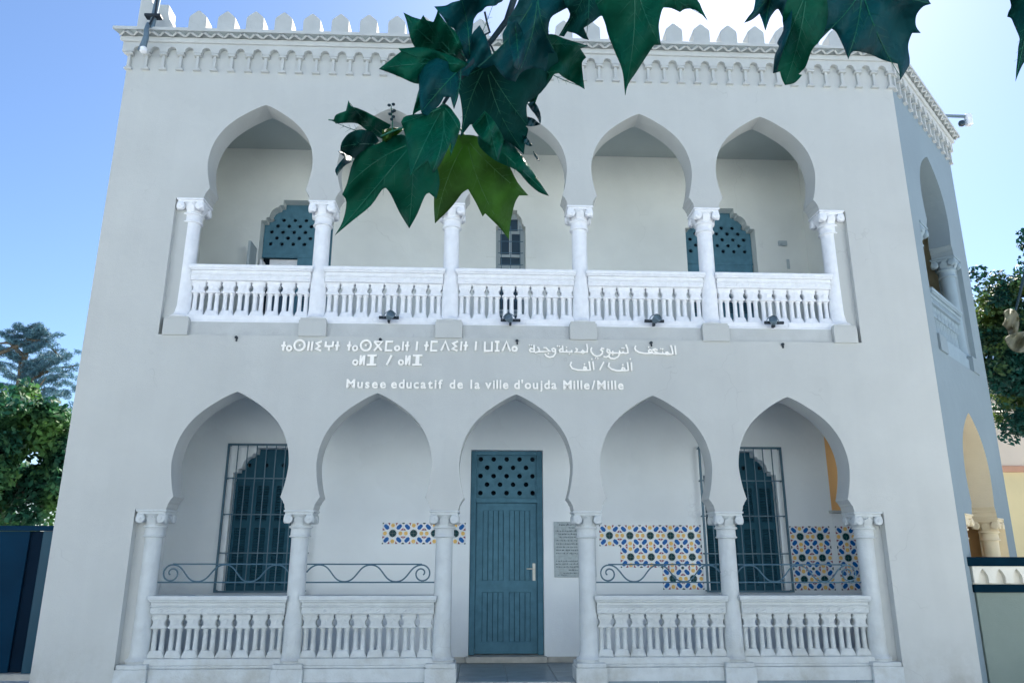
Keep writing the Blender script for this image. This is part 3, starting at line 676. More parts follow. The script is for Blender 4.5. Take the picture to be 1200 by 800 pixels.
glyph(sgn, [(458.7, T0+.4), (451, T0+.4), (450.4, T1-.2), (458, T1-.2)]); g_o(463.7); g_bar(470.2); g_t(475.2)
g_bar(486.3); g_t(497.5); glyph(sgn, [(510.6, T0+.4), (503.4, T0+.4), (503, T1), (510.2, T1)]); glyph(sgn, [(514.6, T1+.2), (519.5, T0), (524, T1+.2)])
g_E(531); g_bar(538); g_t(543.2); g_bar(555); glyph(sgn, [(565.8, T0+.3), (565.6, T1+.3), (573.8, T1+.3), (574, T0+.3)])
glyph(sgn, [(577.5, T0+.4), (583, T0+.4)], [(580.2, T0+.4), (580, T1+.3)], [(577.2, T1+.3), (583, T1+.3)]); glyph(sgn, [(586.2, T1+.5), (591, T0+.2), (595.5, T1+.5)]); g_o(600.5, 409)
for dx in (0, 52.4):
    x_ = dx
    g_o(416.3+x_, 424.8, 2.5)
    glyph(sgn, [(421.8+x_, 427.8), (422.3+x_, 416.6)], [(422.3+x_, 427), (425.6+x_, 417.2)], [(426+x_, 427.8), (426.4+x_, 416.6)])
    glyph(sgn, [(429.8+x_, 416.8), (434.3+x_, 416.8), (434+x_, 427.5), (429.4+x_, 427.5)], [(440.8+x_, 416.8), (436.5+x_, 416.8), (436.2+x_, 427.5), (440.4+x_, 427.5)], [(434.2+x_, 422.3), (436.4+x_, 422.3)])
glyph(sgn, [(452.4, 427.8), (457.6, 416.4)])

asg = empty('arabic_sign', (0, 0, 0)); tag(asg, 'white raised Arabic lettering in two rows on the right of the wall below the balcony', 'sign', 'raised letter signs between the two arcades')
def a1(*p): return [(700+x_/12, 398+y_/12) for x_, y_ in p]
def a2(*p): return [(612+x_/13.333, 398+y_/13.333) for x_, y_ in p]
def word(*strokes, dots=(), w_=.0100):
    b = MB()
    for s_ in strokes: stroke_bar(b, s_, w_)
    for d in dots: stroke_bar(b, [(d[0]-.75, d[1]-.35), (d[0]+.75, d[1]+.35)], .0095)
    b.build('letter', M['letter'], asg)
# al-mut-haf
word(a1((1085, 85), (1090, 212)))
word(a1((1025, 80), (1045, 150), (1048, 200), (1020, 208), (985, 200), (975, 180), (955, 182), (950, 205), (975, 212), (1000, 205)), a1((950, 205), (912, 200), (905, 178), (900, 200), (845, 195), (800, 170), (770, 140), (800, 130), (835, 150)),
     a1((845, 195), (770, 195), (755, 180), (748, 150), (722, 140), (705, 158), (715, 180), (748, 180)), a1((755, 192), (650, 195), (570, 180), (520, 150), (510, 120), (525, 85)), dots=a1((880, 130), (908, 133), (708, 108)))
word(a1((385, 70), (405, 130), (410, 185), (375, 195), (345, 185), (335, 165)), a1((345, 190), (300, 190), (288, 160), (290, 200), (265, 245), (210, 272), (160, 265), (135, 240)), dots=a1((328, 122), (352, 125)))
word(a1((290, 190), (200, 190), (190, 160)), a1((205, 190), (160, 188), (145, 145), (120, 135), (112, 165), (130, 185), (160, 178)), a1((158, 180), (140, 225), (100, 248), (60, 240)), dots=a1((192, 210)))
word(a1((75, 130), (40, 120), (25, 145), (50, 165), (45, 195), (10, 225)), [(700+12/12, 398+225/12), (697, 417.6), (693.5, 416), (690.8, 412.5), (690.4, 409.5), (691.6, 407.3)], dots=a2((1115, 290), (1150, 293)))
word(a2((980, 70), (992, 130), (985, 195), (940, 195), (915, 170), (895, 195), (915, 215), (940, 200)), a2((895, 200), (790, 200), (825, 175), (830, 155), (800, 135)))
word(a2((740, 165), (745, 195), (610, 195)), a2((660, 160), (662, 195)), a2((598, 95), (606, 195), (560, 195), (550, 165), (575, 145), (603, 160)), dots=a2((705, 228), (662, 120), (520, 100), (552, 103)))
word(a2((488, 190), (445, 185), (432, 150), (460, 135), (488, 155), (490, 210), (455, 262), (400, 278), (345, 258), (318, 225)))
word(a2((300, 130), (340, 130), (375, 165), (410, 185), (215, 192), (165, 205)), a2((215, 192), (235, 170), (225, 140), (205, 120)), dots=a2((375, 222)))
word(a2((150, 85), (155, 190), (100, 190), (82, 165), (100, 140), (150, 150)), dots=a2((78, 90), (112, 92)))
# alf / alf
for (fx, ox, oy) in ((0, 0, 0), (1, 0, 0)):
    if fx == 0:
        word(a1((450, 320), (452, 440))); word(a1((395, 320), (405, 430), (360, 438), (350, 405), (325, 395), (312, 420), (335, 435)), a1((360, 438), (240, 438), (160, 415), (125, 375), (140, 325)), dots=a1((438, 275), (330, 355)))
    else:
        word(a2((1070, 340), (1085, 475))); word(a2((1012, 340), (1030, 475), (965, 478), (960, 435), (935, 425), (925, 450), (945, 470)), a2((965, 478), (830, 475), (745, 450), (715, 400), (735, 350)), dots=a2((1055, 305), (938, 385)))
word([(700, 398+430/12), (705.2, 398+315/12)])

fsg = empty('french_sign', (0, 0, 0)); tag(fsg, 'cream raised Latin lettering, one row, starting Musee educatif, above the ground floor arches', 'sign', 'raised letter signs between the two arcades')
def char_mesh(ch, size=.163):
    cu_ = bpy.data.curves.new('letter', 'FONT'); cu_.body = ch; cu_.size = size; cu_.offset = .0042; cu_.resolution_u = 4; cu_.extrude = .008
    o = bpy.data.objects.new('letter', cu_); C.objects.link(o)
    dg = bpy.context.evaluated_depsgraph_get(); dg.update(); me = bpy.data.meshes.new_from_object(o.evaluated_get(dg)); bpy.data.objects.remove(o)
    me.transform(Matrix.Rotation(math.pi/2, 4, 'X')); xs = [v.co.x for v in me.vertices]; me.transform(Matrix.Translation((-min(xs), 0, 0))); me.materials.clear(); me.materials.append(M['letter'])
    return me, max(xs)-min(xs)
cm = {}
for wd, p0, p1 in (('Musee', 407.5, 452.5), ('educatif', 458.5, 517.5), ('de', 525.5, 541), ('la', 549.5, 560.5), ('ville', 566.5, 593.5), ("d'oujda", 600, 649.5), ('Mille/Mille', 657, 727.5)):
    for ch in wd:
        if ch not in cm: cm[ch] = char_mesh(ch)
    tot = sum(cm[ch][1] for ch in wd); x0, x1 = LX(p0), LX(p1); gap = (x1-x0-tot)/(len(wd)-1); x = x0
    for ch in wd:
        z = 2.046+(x-2.28)*.0045; link('letter', cm[ch][0], fsg, (x, -.012, z)); x += cm[ch][1]+gap

# plaque beside the door
plq = empty('stone_plaque', (0, 0, 0)); tag(plq, 'grey marble plaque with engraved Arabic text on the wall to the right of the door', 'plaque')
MB().box(5.12, 5.72, RY-.022, RY-.002, -.349, .425).build('slab', M['plaque'], plq, bevel=.003)
b = MB(); z = .285
def squig(b, x0, x1, z, h):
    x = x1
    while x > x0:
        w_ = random.uniform(.02, .06); w_ = min(w_, x-x0+.004)
        b.add([(x-w_, -.0, z), (x, 0, z), (x, 0, z+h*.3), (x-w_, 0, z+h*.3)], [(0, 1, 2, 3)])
        for t in range(random.randint(1, 3)):
            xx = x-random.uniform(0, w_); hh = random.uniform(.5, 1)*h; zz = z-(.3*h if random.random() < .3 else 0)
            b.add([(xx-.0035, -.0, zz), (xx+.0035, 0, zz), (xx+.0035, 0, zz+hh), (xx-.0035, 0, zz+hh)], [(0, 1, 2, 3)])
        x -= w_+random.uniform(.004, .012)
b.M = Matrix.Translation((0, RY-.0235, 0))
squig(b, 5.19, 5.60, .375, .030); squig(b, 5.34, 5.50, .335, .018)
for k in range(8): squig(b, 5.15+(.04 if k in (1, 2) else 0), 5.69, .29-k*.045, .017)
for k in range(3): squig(b, 5.15, 5.69, -.13-k*.04, .016)
squig(b, 5.33, 5.55, -.255, .016); squig(b, 5.25, 5.69, -.295, .014); squig(b, 5.16, 5.30, -.32, .012)
b.build('inscription', M['ink'], plq)

# ------------------------------------------------------------ small fittings
bm0 = MB().lathe([(.004, -.03), (.020, -.028), (.020, -.006), (.010, 0)], n=10, axis='y').box(-.006, .012, -.02, .0, -.05, -.01).mesh('anchor_bolt', M['black'])
for k, (x, z) in enumerate(((.82, 2.705), (2.70, 2.70), (4.51, 2.705), (6.31, 2.70), (8.10, 2.70))):
    o = link('anchor_bolt', bm0, None, (x, 0, z)); tag(o, ['small black bolt below the leftmost upper balcony bay', 'small black bolt below the second upper balcony bay from the left, above the Tifinagh letters', 'small black bolt below the middle upper balcony bay, between the two upper signs', 'small black bolt below the fourth upper balcony bay, above the Arabic letters', 'small black bolt below the rightmost upper balcony bay'][k], 'bolt', 'black bolts under the upper balcony')
lab = ['small metal floodlight on the ledge of the second upper balcony bay from the left', 'small metal floodlight on the ledge of the middle upper balcony bay', 'small metal floodlight on the ledge of the fourth upper balcony bay', 'small metal floodlight on the ledge of the rightmost upper balcony bay']
for k, (x, z, tilt) in enumerate(((2.80, 3.0, 1), (4.42, 2.985, -1), (6.36, 3.0, 1), (8.00, 3.0, -1))):
    e = empty('floodlight', (x, -.03, z)); tag(e, lab[k], 'floodlight', 'floodlights along the upper balustrade')
    MB().lathe([(.018, -.13), (.022, -.125), (.022, .13), (.018, .135)], n=12, axis='x').build('mount_tube', M['black'], e, smooth=True)
    b = MB(); b.M = Matrix.Translation((.02*tilt, -.045, .012)) @ Matrix.Rotation(R(25*tilt), 4, 'Z') @ Matrix.Rotation(R(-20), 4, 'X')
    b.lathe([(.022, .06), (.040, .045), (.052, 0), (.058, -.05), (.050, -.055), (.045, -.03)], n=16, axis='y'); b.build('lamp_housing', M['steel'], e, smooth=True)
    P = [(.02*tilt+.085*math.cos(a), -.02, .0+.085*math.sin(a)) for a in np.linspace(0, math.pi, 9)]
    MB().tube(P, .005, 6).build('bracket', M['steel'], e, smooth=True)
    MB().tube([(-.12*tilt, 0, 0), (-.18*tilt, -.01, .0), (-.21*tilt, .0, -.03), (-.20*tilt, .03, -.05)], .004, 5).build('cable', M['white'], e)
    MB().box(-.015, .015, -.01, .06, -.06, -.015).build('foot', M['black'], e)
cc = empty('security_camera', tuple(CH @ Vector((CL*.84, -.19, 7.36)))); tag(cc, 'white dome security camera on a short arm beyond the right end of the cornice', 'camera')
MB().tube([(-.28, 0, .02), (.30, 0, .02), (.33, 0, .0)], .028, 10).build('arm', M['steel'], cc, smooth=True)
MB().box(.29, .40, -.05, .05, -.16, .06).build('housing', M['white'], cc, bevel=.015)
MB().lathe([(.0, -.0), (.055, .01), (.06, .06), (.045, .09), (.02, .10)], n=14).mesh('x', M['glass'])
b = MB(); b.M = Matrix.Translation((.20, -.02, -.19)); b.lathe([(.02, -.0), (.05, .02), (.058, .06), (.045, .095), (.02, .105)], n=14); b.build('lens_dome', M['glass'], cc, smooth=True)
MB().tube([(.25, -.02, -.09), (.31, -.02, -.05)], .012, 6).build('joint', M['steel'], cc)
ms = empty('parapet_mast', (-.80, -.1, 7.3)); tag(ms, 'dark grey pole strapped to the corner merlon with a cable end drooping over the cornice', 'mast')
MB().tube([(0, -.06, -.02), (.02, -.06, .30), (.075, -.06, 1.4)], .042, 12).build('pole', M['steel'], ms, smooth=True)
MB().box(-.10, .13, -.13, -.02, .16, .20).build('clamp', M['black'], ms, bevel=.006)
MB().tube([(.06, -.11, 1.3), (.05, -.12, .6), (.05, -.11, .2), (-.01, -.12, .0)], .014, 8).build('cable', M['black'], ms, smooth=True)
MB().tube([(-.03, -.11, .03), (-.015, -.16, -.10), (-.005, -.155, -.22), (-.04, -.13, -.36), (-.06, -.12, -.44)], .026, 10, .055).build('drooping_sleeve', M['steel'], ms, smooth=True)
MB().lathe([(.02, -.46), (.05, -.45), (.052, -.40), (.03, -.37)], -.03, -.13, 12).build('cap_end', M['white'], ms, smooth=True)

# ------------------------------------------------------------ left gate
ga = empty('metal_gate', (-3.2, 1.5, GZ)); tag(ga, 'dark navy sheet metal gate at the left corner of the building', 'gate')
ga.location = (0, 1.5, 0)
MB().box(-6.0, -2.26, 0, .05, GZ+.08, .27).build('panel', M['navy'], ga, bevel=.004)
MB().box(-2.255, -2.08, .03, .08, GZ+.08, .27).build('panel', M['navydark'], ga, bevel=.004)
MB().box(-6.0, -1.16, -.04, .10, .275, .345).build('top_rail', M['navy'], ga, bevel=.006)
MB().box(-2.07, -1.16, -.02, .10, GZ, .272).build('post', M['tealpost'], ga, bevel=.006)
MB().box(-6.0, -1.16, -.1, .3, GZ-.01, GZ+.075).build('kerb', M['stone'], ga, bevel=.01)

# ------------------------------------------------------------ right boundary wall
bw = empty('boundary_wall', (12, .15, GZ)); tag(bw, 'grey boundary wall with navy coping and a cream frieze of small arches at the right corner', 'wall')
bw.location = (0, .15, 0); xa = 10.33
MB().box(xa+.02, 24, 0, .22, GZ, -.487).build('wall', M['greywall'], bw)
MB().box(xa-.10, 24, -.05, .27, -.165, -.055).build('coping', M['coping'], bw, bevel=.006)
MB().box(xa-.02, 24, -.04, .26, -.485, -.392).build('lower_band', M['coping'], bw, bevel=.006)
MB().box(xa, 24, .03, .20, -.390, -.167).build('frieze_back', M['frieze'], bw)
nA = 60; per = .222; out = [(xa, -.388), ]
fr = [(xa, -.389)]
for k in range(nA):
    c = xa+.13+k*per
    for u, v in ((-.062, 0), (-.064, .06), (-.055, .10), (-.035, .135), (0, .175), (.035, .135), (.055, .10), (.064, .06), (.062, 0)): fr.append((c+u, -.372+v) if v or True else 0)
fr += [(fr[-1][0]+.1, -.372), (fr[-1][0]+.1, -.168), (xa, -.168)]; fr[0] = (xa, -.372)
MB().slab(fr, [], -.03, .032).build('arch_frieze', M['frieze'], bw)

# ------------------------------------------------------------ house beyond on the right
hs_ = empty('yellow_house', (0, 0, 0)); tag(hs_, 'sunny yellow house with a terracotta band behind the right boundary wall', 'house')
hy = 9.5
MB().box(17.2, 30, hy, hy+8, GZ, 2.0).build('wall', M['yellow'], hs_)
MB().box(17.12, 30, hy-.06, hy, 2.002, 2.16).build('band', M['pinkband'], hs_, bevel=.01)
MB().box(17.2, 30, hy, hy+8, 2.004, 4.6).build('upper_wall', M['peach'], hs_)
MB().box(17.1, 30.1, hy-.1, hy+8.1, 4.6, 4.75).build('roof', M['pinkband'], hs_, bevel=.01)
MB().slab([(18.6, .2), (19.6, .2), (19.6, 1.5), (18.6, 1.5)], [[(18.7, .3), (19.08, .3), (19.08, 1.4), (18.7, 1.4)], [(19.12, .3), (19.5, .3), (19.5, 1.4), (19.12, 1.4)]], hy-.05, hy+.0).build('window', M['white'], hs_)
MB().box(18.65, 19.55, hy-.02, hy-.004, .25, 1.45).build('pane', M['glass'], hs_)

# ------------------------------------------------------------ unseen house behind the viewer, added to bounce daylight onto the facade
oh = empty('facade_bounce_house', (0, 0, 0)); tag(oh, 'unseen pale house added across the road behind the viewer to reflect daylight onto the facade', 'house')
hx_ = [(-22+5*k, -20+5*k) for k in range(11)]
MB().slab([(-26, GZ-.14), (34, GZ-.14), (34, 8.4), (-26, 8.4)], [[(a, z), (b_, z), (b_, z+1.7), (a, z+1.7)] for a, b_ in hx_ for z in (-.3, 3.2)], -20, -19.7).build('wall', mat('pale_bounce_plaster', (.70, .77, .80), .8, .05, 2, .2, 40), oh)
MB().box(-26, 34, -28, -20.3, GZ-.14, 8.3).build('rear_wall', M['reveal'], oh)
for a, b_ in hx_:
    for z in (-.3, 3.2): MB().box(a, b_, -20.0, -19.9, z, z+1.7).build('shutter', M['teal'], oh)

# ------------------------------------------------------------ far trees
def leaf_cloud(name, blobs, n, size, mt, parent, flat=.6, seed=1, aspect=.55):
    rg = np.random.default_rng(seed); vol = np.array([b_[3]*b_[4]*b_[5] for b_ in blobs]); pick = rg.choice(len(blobs), n, p=vol/vol.sum())
    Bl = np.array(blobs)[pick]; d = rg.normal(size=(n, 3)); d /= np.linalg.norm(d, axis=1)[:, None]
    rr = rg.random(n)**.42; p = Bl[:, :3]+d*rr[:, None]*Bl[:, 3:6]
    nrm = d*.8+rg.normal(size=(n, 3))*.7+np.array([0, 0, flat]); nrm /= np.linalg.norm(nrm, axis=1)[:, None]
    a = np.cross(nrm, rg.normal(size=(n, 3))); a /= np.linalg.norm(a, axis=1)[:, None]; b_ = np.cross(nrm, a)
    s = size*(.6+.8*rg.random(n))[:, None]
    v = np.stack([p-a*s, p+b_*s*aspect-a*s*.1+nrm*s*.15, p+a*s, p-b_*s*aspect-a*s*.1+nrm*s*.15], 1).reshape(-1, 3)
    me = bpy.data.meshes.new(name); me.vertices.add(4*n); me.vertices.foreach_set('co', v.ravel()); me.loops.add(4*n); me.loops.foreach_set('vertex_index', np.arange(4*n)); me.polygons.add(n)
    me.polygons.foreach_set('loop_start', np.arange(0, 4*n, 4)); me.polygons.foreach_set('loop_total', np.full(n, 4)); me.materials.append(mt); me.update(); me.validate()
    o = link(name, me, parent); return o
def clumps(c, r, n, rs, seed, squash=.8):
    rg = np.random.default_rng(seed); out = []
    for k in range(n):
        d = rg.normal(size=3); d /= np.linalg.norm(d); q_ = rg.random()**.4
        s = rs*(.6+.8*rg.random()); out.append((c[0]+d[0]*r[0]*q_, c[1]+d[1]*r[1]*q_, c[2]+d[2]*r[2]*q_, s, s, s*squash))
    return out
def trunk_mb(base, top, r, limbs, seed):
    rg = random.Random(seed); b = MB(); base = Vector(base); top = Vector(top)
    pts = [base.lerp(top, t)+Vector((rg.uniform(-.1, .1), rg.uniform(-.1, .1), 0))*(t > 0) for t in (0, .25, .5, .75, 1)]
    b.tube(pts, r, 10, r*.35)
    for e_, t in limbs:
        s_ = base.lerp(top, t); e_ = Vector(e_); mdd = s_.lerp(e_, .5)+Vector((0, 0, .25)); b.tube([s_, mdd, e_], r*.4, 7, r*.08)
    return b
def tree(name, lab_, base, top, r, cl, n, size, mt, seed, flat=.6, aspect=.55, group=None):
    e = empty(name, base); e.location = (0, 0, 0); tag(e, lab_, 'tree', group)
    rg = random.Random(seed); lim = [((c_[0], c_[1], c_[2]), rg.uniform(.45, .95)) for c_ in rg.sample(cl, min(9, len(cl)))]
    trunk_mb(base, top, r, lim, seed).build('trunk', M['bark'], e, smooth=True)
    o = leaf_cloud('crown', cl, n, size, mt, e, flat, seed, aspect); return e
Y = 7.0
cl = clumps((-7.3, Y, 1.9), (2.6, 1.5, 1.75), 90, .50, 3)+clumps((-5.7, Y, 2.7), (.7, .8, .8), 18, .33, 4)+[(-8.6+.25*k_, Y+.3*(k_ % 3), .55+.3*(k_ % 4), .42, .42, .42) for k_ in range(16)]+clumps((-7.4, Y+.2, 3.35), (1.3, .9, .45), 18, .30, 5)
tree('broadleaf_tree', 'bright green broadleaf tree behind the navy gate at the left', (-7.3, Y, GZ), (-7.1, Y, 2.2), .22, cl, 60000, .075, M['fol_l'], 11)
pc = []
rg = random.Random(5)
for k in range(64):
    t = k/63; z = 3.2+3.6*t; L_ = 2.9*(1-t)**.8*rg.uniform(.5, 1)+.3; a = rg.uniform(-.7, .7)+(0 if rg.random() < .6 else math.pi); up = rg.uniform(.25, .6)
    for j in range(7):
        u = (j+1)/7; pc.append((-10.4+L_*u*math.cos(a), 14+L_*u*math.sin(a)*.7, z+u*L_*up+rg.uniform(-.06, .06), .20*(1.2-u*.6), .18, .07))
tree('pine_tree', 'blue-green wispy pine rising behind the broadleaf tree at the left edge', (-10.4, 14, GZ), (-10.4, 14, 6.9), .2, pc, 26000, .085, M['fol_p'], 12, .2, .12)
Y = 5.2
cl = clumps((15.7, Y, 4.0), (1.15, 1.1, 1.75), 50, .42, 6)+clumps((14.85, Y, 5.2), (.35, .5, .8), 13, .24, 7)+clumps((14.75, Y, 3.4), (.5, .6, 1.2), 18, .3, 14)+clumps((16.15, Y, 6.3), (.6, .6, .6), 11, .25, 8)+clumps((17.3, Y, 4.2), (1.2, 1.2, 2.0), 26, .5, 9)
tree('shade_tree', 'dense dark green tree beyond the right corner of the building', (17.2, Y+.4, GZ), (16.6, Y, 3.6), .2, cl, 60000, .055, M['fol_r'], 13)

# ------------------------------------------------------------ the plane tree overhead
pt_ = empty('plane_tree', (6.6, -13.0, GZ)); pt_.location = (0, 0, 0)
tag(pt_, 'plane tree branch with large lobed green leaves hanging over the view', 'tree')
trunk_mb((6.9, -13.2, GZ), (6.7, -13.0, 3.6), .2, [((5.2, -12.0, 4.6), .8), ((8.2, -12.4, 4.8), .85), ((6.0, -14.6, 5.0), .9)], 3).build('trunk', M['bark'], pt_, smooth=True)
j0 = at(612, -30, 1.17); j1 = at(640, -160, 1.2)
MB().tube([(6.75, -13.02, 2.9), (6.2, -12.0, 3.1), (5.2, -10.6, 2.6), (4.55, -9.4, 2.0), tuple(j1), tuple(j0)], .07, 8, .006).build('branch', M['bark'], pt_, smooth=True)
MB().tube([tuple(j0), tuple(at(594, 24, 1.16)), tuple(at(575, 49, 1.15)), tuple(at(553, 74, 1.13)), tuple(at(535, 98, 1.12)), tuple(at(520, 121, 1.08))], .0055, 8, .0025).build('twig', M['twig'], pt_, smooth=True)
MB().tube([tuple(at(568, 14, 1.14)), tuple(at(571, 28, 1.15)), tuple(at(574, 38, 1.15)), tuple(at(568, 41, 1.14)), tuple(at(570, 48, 1.14)), tuple(at(576, 55, 1.14)), tuple(at(580, 64, 1.14))], .0016, 6).build('petiole', M['twig'], pt_, smooth=True)
MB().tube([(4.55, -9.4, 2.0), tuple(at(900, -170, 1.25)), tuple(at(960, -60, 1.2))], .012, 7, .004).build('branch', M['bark'], pt_, smooth=True)
def round_outline(P):
    'curves between the pointed tips of a leaf outline; sharp corners stay sharp'
    n = len(P); out = []
    def turn(i):
        a = Vector(P[i])-Vector(P[i-1]); b_ = Vector(P[(i+1) % n])-Vector(P[i])
        return a.angle(b_) if a.length > 1e-6 and b_.length > 1e-6 else 0
    sharp = [turn(i) > R(52) for i in range(n)]
    for i in range(n):
        p1, p2 = Vector(P[i]), Vector(P[(i+1) % n])
        p0 = Vector(P[i-1]) if not sharp[i] else p1-(p2-p1)*.3
        p3 = Vector(P[(i+2) % n]) if not sharp[(i+1) % n] else p2+(p2-p1)*.3
        for t in (0, .33, .67):
            q_ = .5*((2*p1)+(-p0+p2)*t+(2*p0-5*p1+4*p2-p3)*t*t+(-p0+3*p1-3*p2+p3)*t**3)
            out.append((q_.x, q_.y))
    return out
def leaf(outline, d, mt, tilt=(0, 0), cup=.10, base=None, tips=(), veinmat=None, seed=0, wob=.017):
    '''outline in photo pixels gives the leaf's shape; it is laid on its own curved surface about d metres from the eye'''
    outline = round_outline(outline)
    cx = sum(p[0] for p in outline)/len(outline); cy = sum(p[1] for p in outline)/len(outline)
    sx = max(p[0] for p in outline)-min(p[0] for p in outline); sy = max(p[1] for p in outline)-min(p[1] for p in outline); sz = max(sx, sy)
    bx, by = base if base else (cx, min(p[1] for p in outline))
    rg = random.Random(seed); ph = [rg.uniform(0, 6) for _ in range(4)]
    vd = [Vector((p[0]-bx, p[1]-by)) for p in tips]
    def depth(px, py):
        u, v = (px-cx)/sz, (py-cy)/sz
        q_ = d+tilt[0]*u*.2+tilt[1]*v*.2+cup*.25*(u*u+v*v)+wob*math.sin(7*u+ph[0])*math.sin(6*v+ph[1])+wob*.5*math.sin(15*u+9*v+ph[2])
        if vd:          # blade folds down slightly along each vein
            g = min((abs((px-bx)*t.y-(py-by)*t.x)/t.length for t in vd if t.length > 1 and ((px-bx)*t.x+(py-by)*t.y) > 0), default=sz*.2)
            q_ += .006*min(g/(sz*.10), 1.5)
        return q_
    tri = tessellate_polygon([[Vector((p[0], -p[1], 0)) for p in outline]])
    bm = bmesh.new(); vs = [bm.verts.new((p[0], -p[1], 0)) for p in outline]
    for t in tri:
        try: bm.faces.new([vs[i] for i in t])
        except ValueError: pass
    bmesh.ops.beautify_fill(bm, faces=bm.faces, edges=[e for e in bm.edges if len(e.link_faces) == 2])
    for it in range(5):
        es = [e for e in bm.edges if e.calc_length() > sz*.075]
        if not es: break
        bmesh.ops.subdivide_edges(bm, edges=es, cuts=1, use_grid_fill=False); bmesh.ops.triangulate(bm, faces=bm.faces)
        bmesh.ops.beautify_fill(bm, faces=bm.faces, edges=[e for e in bm.edges if len(e.link_faces) == 2])
    for v in bm.verts: v.co = at(v.co.x, -v.co.y, depth(v.co.x, -v.co.y))
    bmesh.ops.recalc_face_normals(bm, faces=bm.faces)
    for f in bm.faces: f.smooth = True
    me = bpy.data.meshes.new('leaf'); bm.to_mesh(me); bm.free(); me.materials.append(mt)
    o = link('leaf', me, pt_)
    sm = o.modifiers.new('thickness', 'SOLIDIFY'); sm.thickness = .0007; sm.offset = 0
    if tips:
        b = MB()
        for t in tips:
            bd = rg.uniform(-.07, .07)
            def vp(k):
                f_ = k/8; o_ = 4*f_*(1-f_)*bd; return bx+(t[0]-bx)*f_-(t[1]-by)*o_, by+(t[1]-by)*f_+(t[0]-bx)*o_
            P = [at(*vp(k), depth(*vp(k))-.0014) for k in range(9)]
            b.tube(P, .0010, 4, .0004)
            dx, dy = t[0]-bx, t[1]-by; Lg = math.hypot(dx, dy)
            for k in range(2, 7):               # side veins
                for s in (-1, 1):
                    ang = math.atan2(dy, dx)+s*R(rg.uniform(34, 50)); l = Lg*rg.uniform(.17, .26)*(1-k/9)
                    a_ = vp(k)
                    P = [at(a_[0]+math.cos(ang)*l*j/3, a_[1]+math.sin(ang)*l*j/3, depth(a_[0]+math.cos(ang)*l*j/3, a_[1]+math.sin(ang)*l*j/3)-.001) for j in range(4)]
                    b.tube(P, .00035, 3, .00015)
        b.build('vein', veinmat or M['vein'], o)
    return o
A, Bm, Cc, D_, E_ = M['leafA'], M['leafB'], M['leafC'], M['leafD'], M['leafE']
L_lowleft = [(392.3, 276), (401.7, 259), (406, 237), (401, 228), (407, 214), (414.4, 188.5), (427, 176), (445, 167.5), (470.6, 157.7), (500, 175), (512, 196), (515, 215), (511, 233), (503, 226), (497.8, 230), (489, 251), (479.7, 267.5), (473, 257), (467, 246.5), (458, 228), (452.5, 220.4), (447, 223), (434.4, 241), (412.6, 259)]
leaf(L_lowleft, 1.10, A, (.1, .1), .1, (484, 168), [(396, 272), (480, 262), (409, 216)], seed=1)
L_yel = [(532, 160), (545, 158), (559.4, 160), (572, 170), (588, 182), (597.5, 195.7), (606.5, 213.8), (619.2, 229), (608.3, 229), (602.9, 239), (598, 262), (596.4, 280.9), (586.6, 268), (575.7, 257), (568.5, 250), (565.6, 253.7), (557.6, 237.4), (548.5, 221.8), (541.3, 226.5), (532, 239), (522, 250), (516, 255.5), (509.8, 261.7), (508.5, 235.6), (510.5, 203), (519.5, 181)]
leaf(L_yel, 1.26, Cc, (0, .2), .1, (547, 163), [(512, 256), (595, 276), (616, 228)], M['veinC'], seed=2)
L_mid = [(519.5, 123), (499.6, 132.3), (476, 136), (470, 143), (475, 159.5), (478.6, 181), (480.8, 205.9), (488.7, 199.3), (501.4, 188.5), (507.6, 203), (513, 196), (517.7, 188.5), (525, 174), (528.6, 166.7), (527.9, 183), (536.6, 159.5), (539.5, 145), (532.2, 132.3), (526, 125)]
leaf(L_mid, 1.00, A, (0, -.4), .1, (520, 125), [(482, 203), (507, 200), (474, 143), (529, 180), (537, 150)], seed=3)
L_tl = [(473, 15), (483, 20), (493, 23), (496, 18), (500, 24), (508, 26), (512, 16), (513, 12), (520, 25), (527, 31), (534, 38), (542, 55), (548, 76), (530, 74), (505, 64), (489, 58), (484, 52), (480, 41), (477, 27)]
leaf(L_tl, 1.10, A, (.2, .3), .1, (547, 75), [(474, 17), (497, 20), (514, 16)], seed=4)
L_l = [(444, 81), (470, 60.5), (467, 57), (478, 56.5), (489, 55.6), (506, 58), (530, 66), (549, 75), (530, 88), (512, 96), (498, 98), (486, 98), (470, 91), (458, 86)]
leaf(L_l, 1.06, A, (.2, 0), .1, (547, 76), [(447, 80), (470, 59)], seed=5)
L_up = [(509, 8), (522, 7), (530, 3), (539, 1), (545, -20), (600, -20), (590, 0), (584, 4), (580, 7), (570, 8), (565, 13), (560, 16), (557, 20), (555, 24), (554, 32), (553, 41), (560, 40), (558, 55), (552, 68), (549.6, 75), (542, 60), (534, 38), (531, 33), (526, 31), (520, 22)]
leaf(L_up, 1.13, Bm, (0, .2), .08, (550, 72), [(512, 9), (541, 0), (578, 5)], seed=6)
leaf([(553, 41), (562, 30), (570, 45), (576, 62), (579, 72), (568, 74), (556, 80), (549, 90), (533, 88), (540, 76), (549, 70), (552, 55)], 1.12, M['leafB'], (0, 0), .05, seed=7)
L_blue = [(488, 58), (506, 66), (530, 76), (538, 94), (537, 112), (532, 128), (528, 114), (520, 114), (514, 124), (500, 136), (494, 132), (491.6, 112), (491, 100), (489, 80)]
leaf(L_blue, 1.04, Bm, (.2, -.3), .1, (540, 80), [(531, 124), (495, 130)], seed=8)
leaf([(493, 100), (489, 112), (483, 136), (489, 131), (494, 128), (500, 120), (500, 104)], 1.16, M['leafA'], (0, 0), .05, seed=9)
